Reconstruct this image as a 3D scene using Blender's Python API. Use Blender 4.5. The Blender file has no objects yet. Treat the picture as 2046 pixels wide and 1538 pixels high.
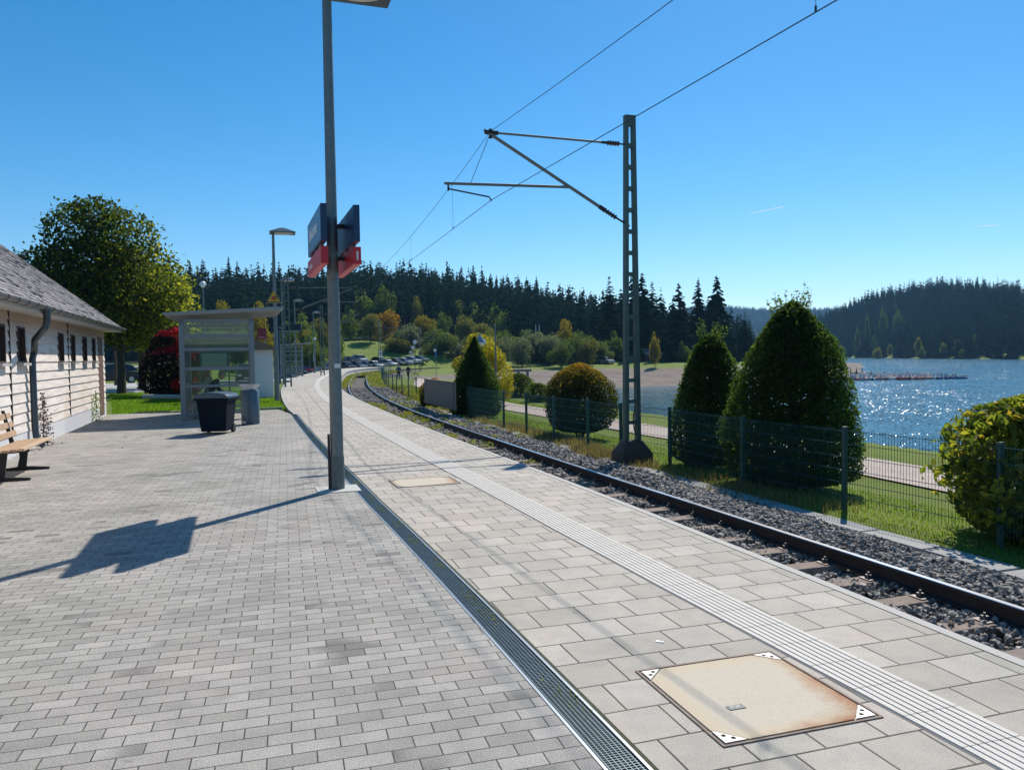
import bpy, math, random
import numpy as np
from mathutils import Vector, Matrix
PI = math.pi
D2R = math.radians
SC = bpy.context.scene
COL = SC.collection
# ------------------------------------------------------------------ camera, sky, sun
F = 1540.0; H = 1.65; PITCH = D2R(2.2); ROLL = D2R(0.8)
cam = bpy.data.cameras.new("camera"); camo = bpy.data.objects.new("camera", cam); COL.objects.link(camo)
cam.sensor_width = 36; cam.lens = 36 * F / 2046; cam.clip_start = 0.05; cam.clip_end = 12000
camo.matrix_world = Matrix.Translation((0, 0, H)) @ Matrix.Rotation(PI / 2 - PITCH, 4, 'X') @ Matrix.Rotation(-ROLL, 4, 'Z')
SC.camera = camo
SUN_EL = D2R(46); SUN_AZ = D2R(23.9)          # azimuth from +Y towards +X
w = bpy.data.worlds.new("World"); SC.world = w; w.use_nodes = True
nt = w.node_tree; bg = nt.nodes["Background"]
sky = nt.nodes.new("ShaderNodeTexSky"); sky.sky_type = 'NISHITA'; sky.sun_disc = False
sky.sun_elevation = SUN_EL; sky.sun_rotation = SUN_AZ; sky.altitude = 900; sky.air_density = 1.0
sky.dust_density = 0.25; sky.ozone_density = 3.0
hs = nt.nodes.new('ShaderNodeHueSaturation'); hs.inputs['Saturation'].default_value = 1.38; hs.inputs['Hue'].default_value = .4935
nt.links.new(sky.outputs[0], hs.inputs['Color']); nt.links.new(hs.outputs[0], bg.inputs[0]); bg.inputs[1].default_value = 0.124
sl = bpy.data.lights.new("sun", 'SUN'); sl.energy = 5.0; sl.angle = D2R(0.5); sl.color = (1.0, 0.94, 0.84)
so_ = bpy.data.objects.new("sun", sl); COL.objects.link(so_)
sd = Vector((math.sin(SUN_AZ) * math.cos(SUN_EL), math.cos(SUN_AZ) * math.cos(SUN_EL), math.sin(SUN_EL)))
so_.rotation_euler = sd.to_track_quat('Z', 'Y').to_euler()
SC.view_settings.view_transform = 'Standard'; SC.view_settings.look = 'None'
SC.view_settings.exposure = 0.1; SC.view_settings.gamma = 1.0
SC.render.engine = 'CYCLES'
try:
    SC.cycles.max_bounces = 8; SC.cycles.transparent_max_bounces = 24; SC.cycles.diffuse_bounces = 3
    SC.cycles.volume_bounces = 0
except Exception: pass
# ------------------------------------------------------------------ image <-> world helpers
def ray(px, py):
    x = (px - 1023) / F; y = -(py - 769) / F
    c, s = math.cos(-ROLL), math.sin(-ROLL); x, y = c * x - s * y, s * x + c * y
    return x, math.cos(PITCH) + y * math.sin(PITCH), -math.sin(PITCH) + y * math.cos(PITCH)
def G(px, py, z=0.0):
    d = ray(px, py); t = (z - H) / d[2]; return Vector((d[0] * t, d[1] * t, z))
def V(px, py, Y):
    d = ray(px, py); t = Y / d[1]; return Vector((d[0] * t, Y, H + d[2] * t))
# ------------------------------------------------------------------ track curve (platform edge)
KN = [-5, 4, 12, 20, 30, 45, 65, 90, 115, 140, 170.]
TH = [-.305, -.300, -.340, -.325, -.3054, -.2459, -.1972, -.185, -.0526, .1487, .3319]
_ss = np.arange(-14, 260, .05); _T = np.interp(_ss, KN, TH)
_X = np.cumsum(np.sin(_T)) * .05; _Y = np.cumsum(np.cos(_T)) * .05
_i0 = 280; _X = _X - _X[_i0] + 3.93; _Y = _Y - _Y[_i0]
def C(s, o):
    th = np.interp(s, _ss, _T); return np.interp(s, _ss, _X) + o * np.cos(th), np.interp(s, _ss, _Y) - o * np.sin(th)
def C3(s, o, z):
    x, y = C(s, o); return Vector((float(x), float(y), z))
def heading(s): return float(np.interp(s, _ss, _T))
def SO(x, y):
    x = np.asarray(x, float).ravel(); y = np.asarray(y, float).ravel()
    sub = slice(None, None, 20); X, Y, S, T = _X[sub], _Y[sub], _ss[sub], _T[sub]
    so = np.empty_like(x); oo = np.empty_like(x)
    for a in range(0, len(x), 20000):
        xx = x[a:a + 20000, None]; yy = y[a:a + 20000, None]
        i = ((X - xx) ** 2 + (Y - yy) ** 2).argmin(1)
        dx = xx[:, 0] - X[i]; dy = yy[:, 0] - Y[i]
        so[a:a + 20000] = S[i] + dx * np.sin(T[i]) + dy * np.cos(T[i]); oo[a:a + 20000] = dx * np.cos(T[i]) - dy * np.sin(T[i])
    return so, oo
# ------------------------------------------------------------------ terrain
LAKE = np.array([(60, -60), (30, -20), (18.6, 8), (16.5, 14), (15.3, 20), (12, 30), (7.5, 42), (4.5, 60), (2.2, 80), (.5, 96), (1.2, 102), (8, 112), (17, 128), (27, 133),
                 (38, 134), (52, 142), (66, 155), (80, 176), (92, 200), (107, 236), (120, 262), (148, 325), (153, 338), (148, 352),
                 (120, 372), (100, 430), (130, 560), (190, 660), (250, 668), (266, 610), (262, 500), (256, 395), (262, 300), (300, 150), (420, 60), (420, -60)], float)
def poly_sdf(px, py, P):
    d = np.full(px.shape, 1e18); ins = np.zeros(px.shape, bool); n = len(P)
    for i in range(n):
        ax, ay = P[i]; bx, by = P[(i + 1) % n]; ex, ey = bx - ax, by - ay
        t = np.clip(((px - ax) * ex + (py - ay) * ey) / (ex * ex + ey * ey), 0, 1)
        d = np.minimum(d, (px - ax - t * ex) ** 2 + (py - ay - t * ey) ** 2)
        if ay != by:
            c = ((ay > py) != (by > py)) & (px < (bx - ax) * (py - ay) / (by - ay) + ax); ins ^= c
    d = np.sqrt(d); return np.where(ins, -d, d)
def sst(x, a, b):
    t = np.clip((x - a) / (b - a), 0, 1); return t * t * (3 - 2 * t)
def wnoise(x, y, sc, seed=0):
    v = 0
    for k in range(4):
        f = sc * 2 ** k; a = seed + k * 1.7
        v = v + (np.sin(x * f + a * 3.1 + 1.3 * np.sin(y * f * .7 + a)) * np.cos(y * f * 1.1 + a * 2.3 + 1.1 * np.sin(x * f * .6 - a))) / 2 ** k
    return v
def height(x, y):
    x = np.asarray(x, float); y = np.asarray(y, float); shp = x.shape; x = x.ravel(); y = y.ravel()
    s, o = SO(x, y); r = np.hypot(x, y); yy = np.maximum(y, .5); px = np.where(y > 1, 1023 + F * x / yy, np.where(x > 0, 4000, -2000)); px = np.clip(px, -2500, 4000)
    d = poly_sdf(x, y, LAKE)
    L = np.interp(o, [-1.2, -.6, 3.9, 4.6, 5.6, 7.5, 10, 20, 60], [-.12, -.86, -.86, -.82, -.9, -1.08, -1.12, -1.25, -1.3])
    L = np.where(o < -1.2, -.12, L)
    L = np.where((o < -3.2), np.maximum(L, -.05), L)
    cp = sst(s, 60, 90) * (o < -3.2) * sst(-o, 3.2, 7)
    L = np.where(o < -3.2, L - .9 * cp + .5 * sst(s, 110, 160) * cp, L)
    far = sst(s, 130, 175) * (o > -1.2); L = L * (1 - far) + far * -1.0
    slope = np.where((y < 92) & (x < 30), .95, .095)
    Z = np.minimum(-4 + slope * d, L)
    Z = np.where(d < 0, np.maximum(-4 + .25 * d, -9), Z)
    land = sst(d, 4, 60)
    rr = np.interp(px, [-800, 215, 300, 450, 560, 740, 900, 4000], [85, 95, 110, 150, 180, 190, 190, 190])
    E = np.interp(px, [-800, 215, 300, 450, 560, 740, 900, 1100, 4000], [2.5, .6, .8, 2.1, 4.8, 5.7, 4, .3, 0])
    t = sst(r, rr * .80, rr - 4)
    Z = Z * (1 - t * land) + t * land * (np.maximum(E, Z))
    hg = np.interp(px, [-2500, -600, 0, 320, 400, 600, 750, 870, 1000, 1100, 1200, 1300, 1440, 1560, 4000], [22, 28, 26, 21, 21, 18, 20, 20, 17, 14, 9, 5, 3, 0, 0])
    Z = Z + hg * sst(r, 212, 400) * land * sst(y, 20, 80)
    rx = x - np.interp(y, [0, 395, 500, 610, 900], [330, 256, 262, 266, 240])
    rh = np.interp(px, [1500, 1620, 1680, 1740, 1800, 1880, 1960, 2046, 2300, 4000], [0, 15, 29, 41, 46, 48, 42, 35, 30, 26])
    Z = Z + rh * sst(d, 0, 150) * (rx > -2) * sst(y, 60, 200)
    fz = np.interp(px, [900, 1300, 1400, 1450, 1530, 1600, 1700, 2100], [18, 105, 132, 130, 114, 100, 80, 50])
    Z = Z + fz * sst(r, 1500, 2600) * sst(d, 10, 300)
    Z = Z + wnoise(x, y, .05, 2) * .10 * sst(r, 30, 80) * (d > 0) * (1 - sst(-o, 3, 5) * (s < 160) * (r < 200)) + wnoise(x, y, .012, 5) * 2.5 * sst(r, 300, 700) * (d > 5)
    return Z.reshape(shp)
def hz(x, y): return float(height(np.array([x]), np.array([y]))[0])
# ------------------------------------------------------------------ mesh helpers
def mesh_np(name, verts, faces, mat, parent=None, smooth=False, uv=None, attr=None, mats=None, fmat=None):
    """faces: (N,k) int array or list of arrays of different k"""
    me = bpy.data.meshes.new(name)
    fl = faces if isinstance(faces, list) else [faces]
    fl = [np.asarray(f, np.int32) for f in fl if len(f)]
    verts = np.asarray(verts, np.float32)
    me.vertices.add(len(verts)); me.vertices.foreach_set('co', verts.ravel())
    nl = sum(f.size for f in fl); nf = sum(len(f) for f in fl)
    me.loops.add(nl); me.polygons.add(nf)
    li = np.concatenate([f.ravel() for f in fl]); me.loops.foreach_set('vertex_index', li)
    tot = np.concatenate([np.full(len(f), f.shape[1], np.int32) for f in fl])
    st = np.concatenate([[0], np.cumsum(tot)[:-1]]).astype(np.int32)
    me.polygons.foreach_set('loop_start', st); me.polygons.foreach_set('loop_total', tot)
    me.polygons.foreach_set('use_smooth', np.full(nf, bool(smooth)))
    for m in (mats or [mat]): me.materials.append(m)
    if fmat is not None: me.polygons.foreach_set('material_index', np.asarray(fmat, np.int32))
    if uv is not None:
        l = me.uv_layers.new(name='UVMap'); l.data.foreach_set('uv', np.asarray(uv, np.float32)[li].ravel())
    if attr is not None:
        for k, a in attr.items():
            a = np.asarray(a, np.float32)
            if a.ndim == 2:
                at = me.attributes.new(k, 'FLOAT_COLOR', 'POINT'); at.data.foreach_set('color', a.ravel())
            else:
                at = me.attributes.new(k, 'FLOAT', 'FACE' if len(a) == nf and len(a) != len(verts) else 'POINT'); at.data.foreach_set('value', a)
    me.update(calc_edges=True); me.validate()
    o = bpy.data.objects.new(name, me); COL.objects.link(o)
    if parent is not None: o.parent = parent
    return o
class MB:
    def __init__(s): s.v = []; s.f = []; s.m = []; s.cur = 0
    def add(s, vs, fs):
        b = len(s.v); s.v += [tuple(v) for v in vs]; s.f += [tuple(b + i for i in f) for f in fs]; s.m += [s.cur] * len(fs); return s
    def box(s, c, d, rz=0, M=None):
        x, y, z = d[0] / 2, d[1] / 2, d[2] / 2; R = Matrix.Rotation(rz, 4, 'Z') if M is None else M; c = Vector(c)
        vs = [c + (R @ Vector(p)) for p in [(-x, -y, -z), (x, -y, -z), (x, y, -z), (-x, y, -z), (-x, -y, z), (x, -y, z), (x, y, z), (-x, y, z)]]
        return s.add(vs, [(0, 3, 2, 1), (4, 5, 6, 7), (0, 1, 5, 4), (1, 2, 6, 5), (2, 3, 7, 6), (3, 0, 4, 7)])
    def hexa(s, b, t):
        n = len(b); return s.add(list(b) + list(t), [tuple(range(n))[::-1], tuple(range(n, 2 * n))] + [(i, (i + 1) % n, n + (i + 1) % n, n + i) for i in range(n)])
    def prism(s, poly, a, b, f):
        """poly 2D list; f(u,v,w)->xyz"""
        return s.hexa([f(u, v, a) for u, v in poly], [f(u, v, b) for u, v in poly])
    def tube(s, pts, r, n=8, caps=True):
        pts = [Vector(p) for p in pts]; rs = r if isinstance(r, (list, tuple)) else [r] * len(pts); vs = []; up = None
        for i, p in enumerate(pts):
            t = (pts[min(i + 1, len(pts) - 1)] - pts[max(i - 1, 0)]).normalized()
            if up is None: up = Vector((0, 0, 1)) if abs(t.z) < .9 else Vector((1, 0, 0))
            a = t.cross(up).normalized(); b = a.cross(t).normalized(); up = b
            for k in range(n): q = 2 * PI * k / n; vs.append(p + (a * math.cos(q) + b * math.sin(q)) * rs[i])
        fs = [(i * n + k, i * n + (k + 1) % n, (i + 1) * n + (k + 1) % n, (i + 1) * n + k) for i in range(len(pts) - 1) for k in range(n)]
        if caps: fs += [tuple(range(n))[::-1], tuple(range((len(pts) - 1) * n, len(pts) * n))]
        return s.add(vs, fs)
    def lathe(s, prof, c=(0, 0, 0), n=16, sx=1, sy=1, rz=0, pw=1.0):
        vs = []; c = Vector(c)
        for r, z in prof:
            for k in range(n):
                q = 2 * PI * k / n; cx, sy_ = math.cos(q), math.sin(q)
                if pw != 1: cx = math.copysign(abs(cx) ** pw, cx); sy_ = math.copysign(abs(sy_) ** pw, sy_)
                p = Vector((r * sx * cx, r * sy * sy_, z)); p.rotate(Matrix.Rotation(rz, 3, 'Z')); vs.append(c + p)
        m = len(prof)
        fs = [(i * n + k, i * n + (k + 1) % n, (i + 1) * n + (k + 1) % n, (i + 1) * n + k) for i in range(m - 1) for k in range(n)]
        fs += [tuple(range(n))[::-1], tuple(range((m - 1) * n, m * n))]
        return s.add(vs, fs)
    def build(s, name, mat, parent=None, world=False, smooth=False, bevel=0, mats=None, auto=None):
        me = bpy.data.meshes.new(name); vs = s.v
        if world and parent is not None:
            p = parent
            while p.parent: p = p.parent
            L = p.location; vs = [(v[0] - L.x, v[1] - L.y, v[2] - L.z) for v in vs]
        me.from_pydata(vs, [], s.f); me.update()
        for m in (mats or [mat]): me.materials.append(m)
        if mats: me.polygons.foreach_set('material_index', s.m)
        o = bpy.data.objects.new(name, me); COL.objects.link(o)
        if parent is not None: o.parent = parent
        if smooth:
            me.polygons.foreach_set('use_smooth', [True] * len(me.polygons))
            try: me.set_sharp_from_angle(angle=D2R(auto or 40))
            except Exception: pass
        if bevel:
            b = o.modifiers.new('bevel', 'BEVEL'); b.width = bevel; b.segments = 2; b.limit_method = 'ANGLE'; b.angle_limit = D2R(40)
        return o
def thing(name, label, cat, loc=(0, 0, 0), rz=0, group=None):
    o = bpy.data.objects.new(name, None); COL.objects.link(o); o.empty_display_size = .2
    o.location = loc; o.rotation_euler = (0, 0, rz); o['label'] = label; o['category'] = cat
    if group: o['group'] = group
    return o
def tag(o, label, cat, group=None, kind=None):
    o['label'] = label; o['category'] = cat
    if group: o['group'] = group
    if kind: o['kind'] = kind
    return o
def struct(o): o['kind'] = 'structure'; return o
def dup(root, loc, rz=0, label=None, group=None, sc=None):
    def cp(o, par):
        c = o.copy(); COL.objects.link(c)
        if par is not None: c.parent = par
        for ch in list(o.children): cp(ch, c)
        return c
    r = cp(root, None); r.location = loc; r.rotation_euler = (0, 0, rz)
    if sc is not None: r.scale = (sc, sc, sc) if not isinstance(sc, (tuple, list)) else sc
    if label: r['label'] = label
    if group: r['group'] = group
    return r
def text(name, body, size, M, mat, parent, ext=.002, align='CENTER'):
    cu = bpy.data.curves.new('txt', 'FONT'); cu.body = body; cu.size = size; cu.extrude = ext; cu.align_x = align; cu.align_y = 'CENTER'
    t = bpy.data.objects.new('txt', cu); COL.objects.link(t)
    dg = bpy.context.evaluated_depsgraph_get(); me = bpy.data.meshes.new_from_object(t.evaluated_get(dg))
    bpy.data.objects.remove(t); me.name = name; me.materials.clear(); me.materials.append(mat)
    o = bpy.data.objects.new(name, me); COL.objects.link(o); me.transform(M); o.parent = parent; return o
# ------------------------------------------------------------------ materials
MATS = {}
def nodes(name):
    m = bpy.data.materials.new(name); m.use_nodes = True; t = m.node_tree; return m, t, t.nodes['Principled BSDF'], t.nodes['Material Output']
def N(t, typ, **kw):
    n = t.nodes.new(typ)
    for k, v in kw.items():
        if k in n.inputs: n.inputs[k].default_value = v
        else: setattr(n, k, v)
    return n
def ramp(t, fac, stops):
    r = t.nodes.new('ShaderNodeValToRGB'); e = r.color_ramp.elements
    while len(e) > 1: e.remove(e[-1])
    e[0].position = stops[0][0]; e[0].color = (*stops[0][1], 1)
    for p, c in stops[1:]: q = e.new(p); q.color = (*c, 1)
    t.links.new(fac, r.inputs[0]); return r.outputs[0]
def mix(t, fac, a, b, typ='MIX'):
    n = t.nodes.new('ShaderNodeMix'); n.data_type = 'RGBA'; n.blend_type = typ
    for i, v in ((0, fac), (6, a), (7, b)):
        if hasattr(v, 'links') or hasattr(v, 'is_linked'): t.links.new(v, n.inputs[i])
        else: n.inputs[i].default_value = v if i == 0 else (*v, 1)
    return n.outputs[2]
def noise(t, scale, vec=None, detail=4, rough=.55, w=None):
    n = t.nodes.new('ShaderNodeTexNoise'); n.inputs['Scale'].default_value = scale; n.inputs['Detail'].default_value = detail; n.inputs['Roughness'].default_value = rough
    if vec is None:
        g = t.nodes.new('ShaderNodeNewGeometry'); vec = g.outputs['Position']
    t.links.new(vec, n.inputs['Vector']); return n.outputs['Fac']
def mth(t, op, a, b=0.0, c=None, clamp=False):
    n = t.nodes.new('ShaderNodeMath'); n.operation = op; n.use_clamp = clamp
    for i, v in enumerate((a, b) if c is None else (a, b, c)):
        if hasattr(v, 'is_linked'): t.links.new(v, n.inputs[i])
        else: n.inputs[i].default_value = v
    return n.outputs[0]
def bump(t, p, h, strength=.3, dist=.01):
    b = t.nodes.new('ShaderNodeBump'); b.inputs['Strength'].default_value = strength; b.inputs['Distance'].default_value = dist
    t.links.new(h, b.inputs['Height']); t.links.new(b.outputs[0], p.inputs['Normal']); return b
def mat(name, col, rough=.6, metal=0, var=.15, scale=6, bmp=0, bscale=40, bdist=.004, spec=None):
    if name in MATS: return MATS[name]
    m, t, p, out = nodes(name); p.inputs['Roughness'].default_value = rough; p.inputs['Metallic'].default_value = metal
    if spec is not None: p.inputs['Specular IOR Level'].default_value = spec
    g = N(t, 'ShaderNodeTexCoord')
    f = noise(t, scale, g.outputs['Object'])
    c = mix(t, f, tuple(max(0, x * (1 - var)) for x in col), tuple(min(1, x * (1 + var)) for x in col)); t.links.new(c, p.inputs['Base Color'])
    if bmp: bump(t, p, noise(t, bscale, g.outputs['Object']), bmp, bdist)
    MATS[name] = m; return m
def paving(name, c1, c2, joint, bw, rh, mort, rot=0, uv=False, speck=.25, stain=.12, dark=.75):
    m, t, p, out = nodes(name); p.inputs['Roughness'].default_value = .85
    if uv: vec = N(t, 'ShaderNodeTexCoord').outputs['UV']
    else: vec = N(t, 'ShaderNodeNewGeometry').outputs['Position']
    mp = N(t, 'ShaderNodeMapping'); t.links.new(vec, mp.inputs[0]); mp.inputs['Rotation'].default_value = (0, 0, rot)
    # slight wobble of the joints
    b = N(t, 'ShaderNodeTexBrick'); b.offset = .5; b.offset_frequency = 2; b.squash = 1
    nz = N(t, 'ShaderNodeTexNoise', Scale=1.1); t.links.new(mp.outputs[0], nz.inputs['Vector'])
    vm = N(t, 'ShaderNodeVectorMath', operation='SCALE'); vm.inputs['Scale'].default_value = .018; t.links.new(nz.outputs['Color'], vm.inputs[0])
    va = N(t, 'ShaderNodeVectorMath', operation='ADD'); t.links.new(mp.outputs[0], va.inputs[0]); t.links.new(vm.outputs[0], va.inputs[1])
    t.links.new(va.outputs[0], b.inputs['Vector'])
    for k, v in (('Scale', 1), ('Mortar Size', mort), ('Mortar Smooth', .15), ('Brick Width', bw), ('Row Height', rh), ('Bias', 0)): b.inputs[k].default_value = v
    b.inputs['Color1'].default_value = (0, 0, 0, 1); b.inputs['Color2'].default_value = (1, 1, 1, 1); b.inputs['Mortar'].default_value = (.5, .5, .5, 1)
    per = b.outputs['Color']; fac = b.outputs['Fac']
    pos = N(t, 'ShaderNodeNewGeometry').outputs['Position']
    base = mix(t, per, c1, c2)
    gr = noise(t, 130, pos, 5, .85); gr2 = ramp(t, gr, [(.36, (1 - speck * 1.5,) * 3), (.5, (1,) * 3), (.62, (1 + speck * 1.2,) * 3)])
    dk = mth(t, 'MULTIPLY', mth(t, 'GREATER_THAN', per, .86), ramp(t, noise(t, 1.3, pos, 2), [(.45, (0,) * 3), (.6, (1,) * 3)])); base = mix(t, mth(t, 'MULTIPLY', dk, dark), base, tuple(v * .42 for v in c1))
    base = mix(t, 1.0, base, gr2, 'MULTIPLY')
    st = ramp(t, noise(t, .9, pos, 6, .6), [(.35, (1 - stain * 1.6, 1 - stain * 1.5, 1 - stain * 1.6)), (.5, (1, 1, 1)), (.62, (1 + stain, 1 + stain * .5, 1 + stain * .5))])
    base = mix(t, 1.0, base, st, 'MULTIPLY')
    st2 = ramp(t, noise(t, 5, pos, 5, .7), [(.3, (.86, .86, .86)), (.55, (1.0, 1.0, 1.0)), (.7, (1.06, 1.05, 1.03))])
    base = mix(t, 1.0, base, st2, 'MULTIPLY')
    sat = mix(t, mth(t, 'MULTIPLY', mth(t, 'GREATER_THAN', noise(t, 1.7, pos, 2), .60), .16), base, tuple(c * k for c, k in zip(c2, (.95, .80, .76))))
    gum = ramp(t, noise(t, 6.5, pos, 3, .5), [(.70, (1, 1, 1)), (.73, (.80, .79, .78))]); sat = mix(t, 1.0, sat, gum, 'MULTIPLY')
    jn = mix(t, ramp(t, noise(t, 1.6, pos, 4, .7), [(.45, (0, 0, 0)), (.65, (1, 1, 1))]), joint, tuple(v * k for v, k in zip(joint, (2.3, 2.2, 1.5))))
    col = mix(t, fac, sat, jn); t.links.new(col, p.inputs['Base Color'])
    h = mth(t, 'ADD', mth(t, 'MULTIPLY', mth(t, 'SUBTRACT', 1.0, fac), 1.0), mth(t, 'MULTIPLY', gr, .25)); h = mth(t, 'ADD', h, mth(t, 'MULTIPLY', per, .12))
    bump(t, p, h, .8, .006); return m
def foliage(name, cols, trans=.45, tcol=1.6, rough=.7, spec=.25, attr='rnd'):
    """leaf shader: per-leaf random colour, translucent"""
    if name in MATS: return MATS[name]
    m, t, p, out = nodes(name); t.nodes.remove(p)
    a = N(t, 'ShaderNodeAttribute'); a.attribute_name = attr
    oi = N(t, 'ShaderNodeObjectInfo')
    f = mth(t, 'ADD', mth(t, 'MULTIPLY', a.outputs['Fac'], .75), mth(t, 'MULTIPLY', oi.outputs['Random'], .25))
    n = len(cols); c = ramp(t, f, [(i / max(1, n - 1), cc) for i, cc in enumerate(cols)])
    d = N(t, 'ShaderNodeBsdfPrincipled', Roughness=rough); d.inputs['Specular IOR Level'].default_value = spec; t.links.new(c, d.inputs['Base Color'])
    tr = N(t, 'ShaderNodeBsdfTranslucent'); tc = mix(t, 1.0, c, (tcol * 1.05, tcol * 1.1, tcol * .55), 'MULTIPLY'); t.links.new(tc, tr.inputs[0])
    ms = N(t, 'ShaderNodeMixShader'); ms.inputs[0].default_value = trans; t.links.new(d.outputs[0], ms.inputs[1]); t.links.new(tr.outputs[0], ms.inputs[2])
    t.links.new(ms.outputs[0], out.inputs[0]); MATS[name] = m; return m
# ================================================================== GROUND
def grid_faces(nr, nc):
    i = np.arange(nr - 1)[:, None] * nc + np.arange(nc - 1)[None]; i = i.ravel()
    return np.stack([i, i + 1, i + nc + 1, i + nc], 1)
def build_ground():
    rad = np.concatenate([np.linspace(.6, 6, 14)[:-1], 6 * (5200 / 6) ** np.linspace(0, 1, 330)])
    ang = np.concatenate([np.radians(np.arange(-180, -50, 4.)), np.radians(np.arange(-50, 50, .3)), np.radians(np.arange(50, 180.1, 4.))])
    R, A = np.meshgrid(rad, ang, indexing='ij'); X = R * np.sin(A); Y = R * np.cos(A); Z = height(X, Y)
    d = poly_sdf(X.ravel(), Y.ravel(), LAKE); r = R.ravel(); px = 1023 + F * X.ravel() / np.maximum(Y.ravel(), .5)
    s, o = SO(X, Y)
    nz = wnoise(X.ravel(), Y.ravel(), .06, 3)
    beach = np.clip((-1.35 + .25 * nz - Z.ravel()) / .35, 0, 1) * (d < 70) * (r > 55) * (X.ravel() < 215)
    forest = sst(r + nz * 6, 205, 232) * (d > 25) * (1 - beach)
    trk = ((o > -1.3) & (o < 4.2) & (s > -12) & (s < 150)).astype(float)
    asph = ((o < -5.5) & (s > 72) & (s < 190) & (r < np.interp(px, [450, 560, 740, 900], [118, 142, 150, 150])) & (r > 75) & (px > 470)).astype(float)
    col = np.stack([beach, forest, trk, asph], 1)
    m, t, p, out = nodes('ground'); p.inputs['Roughness'].default_value = .95; p.inputs['Specular IOR Level'].default_value = .15
    at = N(t, 'ShaderNodeAttribute'); at.attribute_name = 'kindmask'; sp = N(t, 'ShaderNodeSeparateColor'); t.links.new(at.outputs['Color'], sp.inputs[0])
    pos = N(t, 'ShaderNodeNewGeometry').outputs['Position']
    grass = mix(t, ramp(t, noise(t, .35, pos, 6, .6), [(.35, (0, 0, 0)), (.65, (1, 1, 1))]), (.10, .17, .02), (.17, .25, .035))
    grass = mix(t, ramp(t, noise(t, 9, pos, 5, .7), [(.4, (0, 0, 0)), (.7, (1, 1, 1))]), grass, (.20, .19, .06))
    gravel = mix(t, ramp(t, noise(t, .25, pos, 6, .65), [(.3, (0, 0, 0)), (.7, (1, 1, 1))]), (.17, .135, .11), (.27, .225, .19))
    gravel = mix(t, ramp(t, noise(t, 2.2, pos, 5, .8), [(.55, (0, 0, 0)), (.75, (1, 1, 1))]), gravel, (.13, .12, .10))
    forc = mix(t, noise(t, .08, pos, 5), (.018, .03, .012), (.04, .055, .02))
    bal = mix(t, ramp(t, noise(t, 24, pos, 3, .8), [(.35, (0, 0, 0)), (.65, (1, 1, 1))]), (.045, .042, .04), (.24, .22, .205))
    asp = mix(t, noise(t, 3, pos), (.10, .10, .10), (.16, .155, .15))
    c = mix(t, sp.outputs[0], grass, gravel); c = mix(t, sp.outputs[1], c, forc); c = mix(t, sp.outputs[2], c, bal); c = mix(t, at.outputs['Alpha'], c, asp)
    t.links.new(c, p.inputs['Base Color'])
    bump(t, p, mth(t, 'ADD', noise(t, 14, pos, 5, .8), noise(t, 45, pos, 2)), .6, .05)
    g = mesh_np('ground', np.stack([X.ravel(), Y.ravel(), Z.ravel()], 1), grid_faces(*X.shape)[:, ::-1], m, smooth=True, attr={'kindmask': col})
    struct(g)
build_ground()
def build_water():
    m, t, p, out = nodes('water'); p.inputs['Base Color'].default_value = (.05, .15, .21, 1); p.inputs['Roughness'].default_value = .13; p.inputs['IOR'].default_value = 1.33
    p.inputs['Specular IOR Level'].default_value = .5
    pos = N(t, 'ShaderNodeNewGeometry').outputs['Position']
    mp = N(t, 'ShaderNodeMapping'); t.links.new(pos, mp.inputs[0]); mp.inputs['Rotation'].default_value = (0, 0, -.4); mp.inputs['Scale'].default_value = (1, .75, 1)
    n1 = noise(t, 3.6, mp.outputs[0], 3, .62); n2 = noise(t, .9, mp.outputs[0], 3, .5); n3 = noise(t, .03, pos, 3)
    calm = ramp(t, n3, [(.36, (.6,) * 3), (.55, (1,) * 3)])
    hgt = mth(t, 'ADD', mth(t, 'MULTIPLY', n1, .5), mth(t, 'MULTIPLY', n2, 1.0))
    # facet normals straight from vector noise, so that far ripples keep their tilt and glint
    def vn(sc, det, k):
        q = N(t, 'ShaderNodeTexNoise', Scale=sc, Detail=det, Roughness=.6); t.links.new(mp.outputs[0], q.inputs['Vector'])
        a = N(t, 'ShaderNodeVectorMath', operation='SUBTRACT'); t.links.new(q.outputs['Color'], a.inputs[0]); a.inputs[1].default_value = (.5, .5, .5)
        b = N(t, 'ShaderNodeVectorMath', operation='MULTIPLY'); t.links.new(a.outputs[0], b.inputs[0]); b.inputs[1].default_value = (k, k, 0); return b.outputs[0]
    ad = N(t, 'ShaderNodeVectorMath', operation='ADD'); t.links.new(vn(3.6, 3, 2.05), ad.inputs[0]); t.links.new(vn(.5, 2, .45), ad.inputs[1])
    sx = N(t, 'ShaderNodeSeparateXYZ'); t.links.new(pos, sx.inputs[0])
    bay = mth(t, 'MULTIPLY', mth(t, 'SUBTRACT', mth(t, 'SUBTRACT', sx.outputs[0], mth(t, 'MULTIPLY', sx.outputs[1], .22)), 1.0), .09, clamp=True)
    st = mth(t, 'MAXIMUM', mth(t, 'MULTIPLY', bay, calm), .10)
    sc_ = N(t, 'ShaderNodeVectorMath', operation='SCALE'); t.links.new(ad.outputs[0], sc_.inputs[0]); t.links.new(st, sc_.inputs['Scale'])
    a2 = N(t, 'ShaderNodeVectorMath', operation='ADD'); t.links.new(sc_.outputs[0], a2.inputs[0]); a2.inputs[1].default_value = (0, 0, 1)
    nn = N(t, 'ShaderNodeVectorMath', operation='NORMALIZE'); t.links.new(a2.outputs[0], nn.inputs[0]); t.links.new(nn.outputs[0], p.inputs['Normal'])
    v = [(-40, -60, -4), (900, -60, -4), (900, 1400, -4), (-40, 1400, -4)]
    struct(mesh_np('water', v, np.array([[0, 1, 2, 3]]), m))
build_water()
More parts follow.
